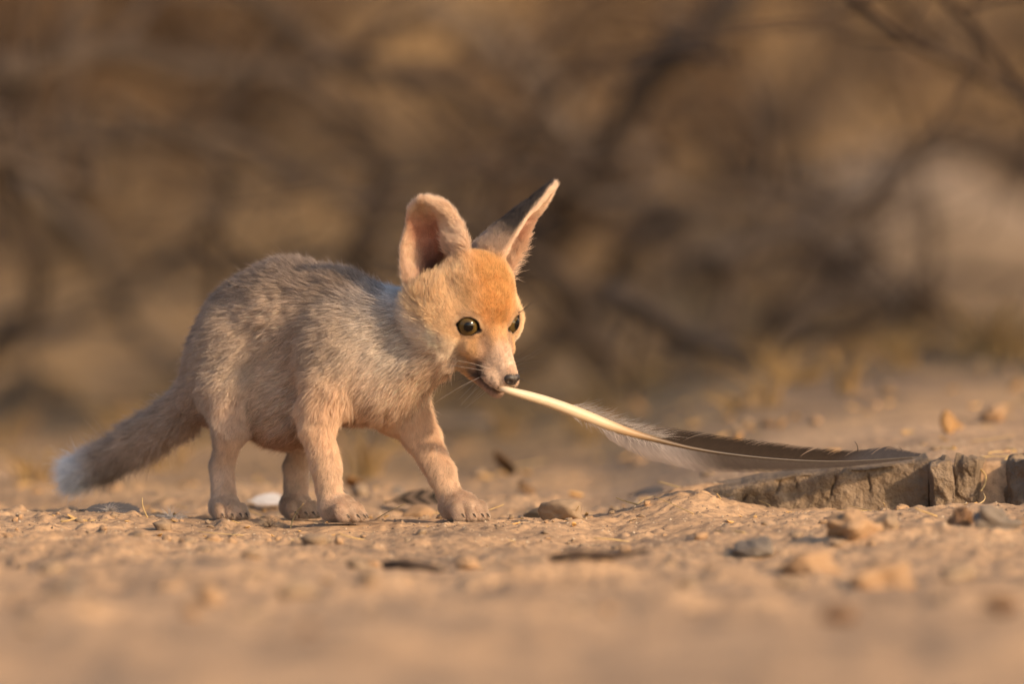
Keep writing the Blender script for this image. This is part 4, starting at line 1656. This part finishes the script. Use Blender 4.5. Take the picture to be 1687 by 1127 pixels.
fallen_branch([(200, 210), (420, 250), (600, 330), (760, 360)], 2.7, 0.010, 'bark', 'brown dead branch running down behind the cub\'s back', 6, 52)
fallen_branch([(700, -20), (820, 80), (940, 200), (1040, 260)], 5.2, 0.016, 'pale_bark', 'greyish branch slanting behind the upright ear tip', 5, 53)
fallen_branch([(690, 690), (800, 700), (900, 712), (1010, 735)], 1.6, 0.006, 'pale_bark', 'pale stick lying on the ground behind the cub\'s chin', 2, 54)
fallen_branch([(880, 300), (1000, 330), (1150, 345)], 3.0, 0.012, 'bark', 'dark dead branch lying level beyond the cub\'s face', 4, 55)

tg = random.Random(77)
for i in range(26):
    x0_, y0_ = tg.uniform(-80, 1650), tg.uniform(20, 520)
    dx_, dy_ = tg.uniform(120, 420) * tg.choice((-1, 1)), tg.uniform(-120, 170)
    Yb = tg.uniform(1.9, 4.2)
    fallen_branch([(x0_, y0_), (x0_ + dx_ * .5, y0_ + dy_ * .5 + tg.uniform(-40, 40)), (x0_ + dx_, y0_ + dy_)], Yb, tg.uniform(0.003, 0.010), tg.choice(('bark', 'bark', 'dark_twig', 'dark_twig')),
                  'thin dry twig in the tangled thicket behind the cub', 5, 800 + i, tg.uniform(-.3, .5), 'thin twigs of the thicket')
p = at(1530, 470, 5.2)
bo = obj('boulder', stone_mesh(91, 40, 26, 12, 0.10), M['pale_rock'], None, (p.x, 5.2, 0))
bo.scale = (0.15, 0.12, 0.088)
bo_top, bo_bot = p.z + 0.135, on_ground(p.x, 5.2) - 0.05
bo.scale[2] = max((bo_top - bo_bot) / 2, 0.06)
bo.location = (p.x, 5.2, (bo_top + bo_bot) / 2)
bo.rotation_euler = (0, 0.25, 0.3)
tag(bo, 'pale pinkish boulder on the bank behind the arched branch', 'boulder')
for px, py, Y, r, lab in ((1215, 330, 5.6, 0.05, 'brownish rock on the bank above the short dead branch'), (1190, 545, 3.4, 0.03, 'small brown rock low on the bank beyond the feather'),
                          (60, 610, 3.0, 0.03, 'small brown rock behind the tail'), (530, 270, 5.0, 0.045, 'round tan rock on the bank behind the cub\'s back')):
    q = at(px, py, Y)
    o = obj('rock', stone_mesh(int(px), 22, 14, 10, 0.1), M['clay'], None, (q.x, Y, q.z))
    o.scale = (r * 1.4, r * 1.2, r)
    o.location.z = on_ground(q.x, Y) + r * 0.5
    tag(o, lab, 'rock')


def shrub(px, Y, hgt, wid, n_st, seed, leaf, n_leaf, lsize, bark, label, group=None, x_abs=None):
    s_ = (CAM_D + Y) / CAM_D
    x0 = (px - 843.5) / PXM * s_ if x_abs is None else x_abs
    z0 = on_ground(x0, Y)
    t_ = empty('shrub', (x0, Y, z0 - 0.01))
    tag(t_, label, 'shrub', group)
    r_ = np.random.default_rng(seed)
    tips = []
    for k in range(n_st):
        a = r_.uniform(0, 6.28)
        rad_ = wid * math.sqrt(r_.random())
        e = np.array([math.cos(a) * rad_, math.sin(a) * rad_, hgt * r_.uniform(.5, 1.0)])
        P_ = branch_pts((r_.normal(0, wid * .1), r_.normal(0, wid * .1), 0), e, 10, 0.09, seed * 7 + k)
        rb = 0.006 + 0.012 * hgt * r_.uniform(.5, 1)
        G_ = Geo()
        G_.add(*tube(P_, np.linspace(rb, rb * 0.25, 10), 6))
        for q in range(7):
            i = r_.integers(3, 10)
            d = r_.normal(0, 1, 3) + np.array([0, 0, 0.5])
            d /= np.linalg.norm(d)
            Q = branch_pts(P_[i], P_[i] + d * hgt * r_.uniform(.15, .4), 6, 0.1, seed * 91 + k * 10 + q)
            G_.add(*tube(Q, np.linspace(rb * 0.35, 0.001, 6), 4, False))
            tips.append(Q)
        tips.append(P_[4:])
        obj('branch', G_.mesh('branch'), M[bark], t_)
    if n_leaf:
        A_ = np.concatenate(tips)
        c = A_[r_.integers(0, len(A_), n_leaf)] + r_.normal(0, 0.035 + 0.02 * hgt, (n_leaf, 3))
        c[:, 2] = np.maximum(c[:, 2], 0.01)
        u = nrm(r_.normal(0, 1, (n_leaf, 3)))
        v = nrm(np.cross(u, r_.normal(0, 1, (n_leaf, 3))))
        ls = lsize * r_.uniform(.6, 1.3, (n_leaf, 1))
        V = np.stack([c - u * ls, c + v * ls * 0.4, c + u * ls, c - v * ls * 0.4], 1).reshape(-1, 3)
        o = obj('foliage', mesh_from('foliage', V, np.arange(4 * n_leaf).reshape(-1, 4), False), M[leaf], t_)
        o['kind'] = 'stuff'


shrub(150, 6.5, 0.55, 0.35, 7, 1, 'brown_leaf', 1500, 0.016, 'bark', 'brown leafed shrub on the bank beyond the cub\'s tail')
shrub(600, 9.5, 0.7, 0.5, 8, 2, 'olive_leaf', 2600, 0.022, 'bark', 'olive green shrub high on the bank above the cub\'s back')
shrub(930, 9.0, 0.6, 0.4, 7, 3, 'olive_leaf', 1800, 0.022, 'bark', 'olive green shrub behind the upright ear tip')
shrub(1250, 7.0, 0.7, 0.4, 8, 4, 'brown_leaf', 1500, 0.018, 'bark', 'rusty leafed shrub on the bank behind the leaning branch')
shrub(1620, 6.5, 0.6, 0.3, 8, 5, 'brown_leaf', 900, 0.016, 'bark', 'dark bare shrub above the pale boulder')
shrub(380, 7.5, 0.5, 0.35, 7, 6, 'brown_leaf', 1600, 0.016, 'bark', 'reddish brown shrub on the bank above the cub\'s hump')
shrub(820, 6.2, 0.35, 0.3, 7, 7, 'brown_leaf', 1200, 0.014, 'bark', 'low twiggy brown shrub behind the cub\'s head')
shrub(1420, 9.0, 0.6, 0.5, 7, 8, 'brown_leaf', 1800, 0.02, 'bark', 'brown shrub at the top of the bank beyond the boulder')
shrub(-40, 8.5, 0.6, 0.4, 7, 9, 'brown_leaf', 1500, 0.02, 'bark', 'dark brown shrub at the far end of the bank past the tail')


# ------------------------------------------------------------------ unseen trees added beyond the frame to keep the thicket in shade
def shade_tree(u, t, hgt, wid, seed, label):
    x0 = t * 0.766 + u * 0.643
    y0 = -t * 0.643 + u * 0.766
    z0 = on_ground(x0, y0)
    t_ = empty('added_shade_tree', (x0, y0, z0))
    tag(t_, label, 'tree', 'unseen trees added to shade the thicket')
    r_ = np.random.default_rng(seed)
    P_ = branch_pts((0, 0, -0.05), (r_.normal(0, .15), r_.normal(0, .15), hgt * 0.6), 9, 0.06, seed)
    V, F = tube(P_, np.linspace(0.085, 0.04, 9), 9)
    tk = obj('trunk', mesh_from('trunk', V, F), M['bark'], t_)
    A_ = []
    for k in range(11):
        i = r_.integers(2, 9)
        a = r_.uniform(0, 6.28)
        e = np.array([math.cos(a) * wid * r_.uniform(.5, 1), math.sin(a) * wid * r_.uniform(.5, 1), hgt * r_.uniform(.25, 1.0)])
        Q = branch_pts(P_[i], e, 9, 0.09, seed * 13 + k)
        V, F = tube(Q, np.linspace(0.028, 0.005, 9), 6)
        obj('limb', mesh_from('limb', V, F), M['bark'], t_)
        A_.append(Q[2:])
        for q in range(5):
            d = r_.normal(0, 1, 3)
            A_.append(branch_pts(Q[r_.integers(3, 9)], Q[r_.integers(3, 9)] + d * 0.3, 6, 0.1, seed + k * 7 + q))
    A_ = np.concatenate(A_)
    n = 3600
    c = A_[r_.integers(0, len(A_), n)] + r_.normal(0, 0.14, (n, 3))
    c[:, 2] = np.maximum(c[:, 2], 0.05)
    uu = nrm(r_.normal(0, 1, (n, 3)))
    v = nrm(np.cross(uu, r_.normal(0, 1, (n, 3))))
    ls = 0.045 * r_.uniform(.6, 1.3, (n, 1))
    V = np.stack([c - uu * ls, c + v * ls * 0.5, c + uu * ls, c - v * ls * 0.5], 1).reshape(-1, 3)
    struct(obj('crown', mesh_from('crown', V, np.arange(4 * n).reshape(-1, 4), False), M['olive_leaf'], t_), 'stuff')


for k, u in enumerate((2.1, 3.1, 4.0, 5.2, 6.4, 7.8, 9.2, 10.8)):
    shade_tree(u, 3.6 + 0.5 * (k % 3), 2.9 + 0.25 * (k % 4), 0.85, 500 + k, 'leafy tree in the unseen row added to shade the thicket')

# darker bits of debris out of focus in the foreground
for i in range(13):
    Y = pr.uniform(-1.9, -0.6)
    x = pr.uniform(-0.36, 0.36)
    k = pr.choice(('brown_stone', 'clod', 'clod'))
    sz = pr.uniform(0.010, 0.026)
    place_stone('dirt_clod', stone_mesh(700 + i, 14, 9, 9, 0.16, 0.3), x, Y, (sz * 1.4, sz, sz * 0.7), pr.uniform(0, 6), M[k],
                'rough clod lying half out on the open sand in front of the cub', 'clod', 'dark clods on the open sand')
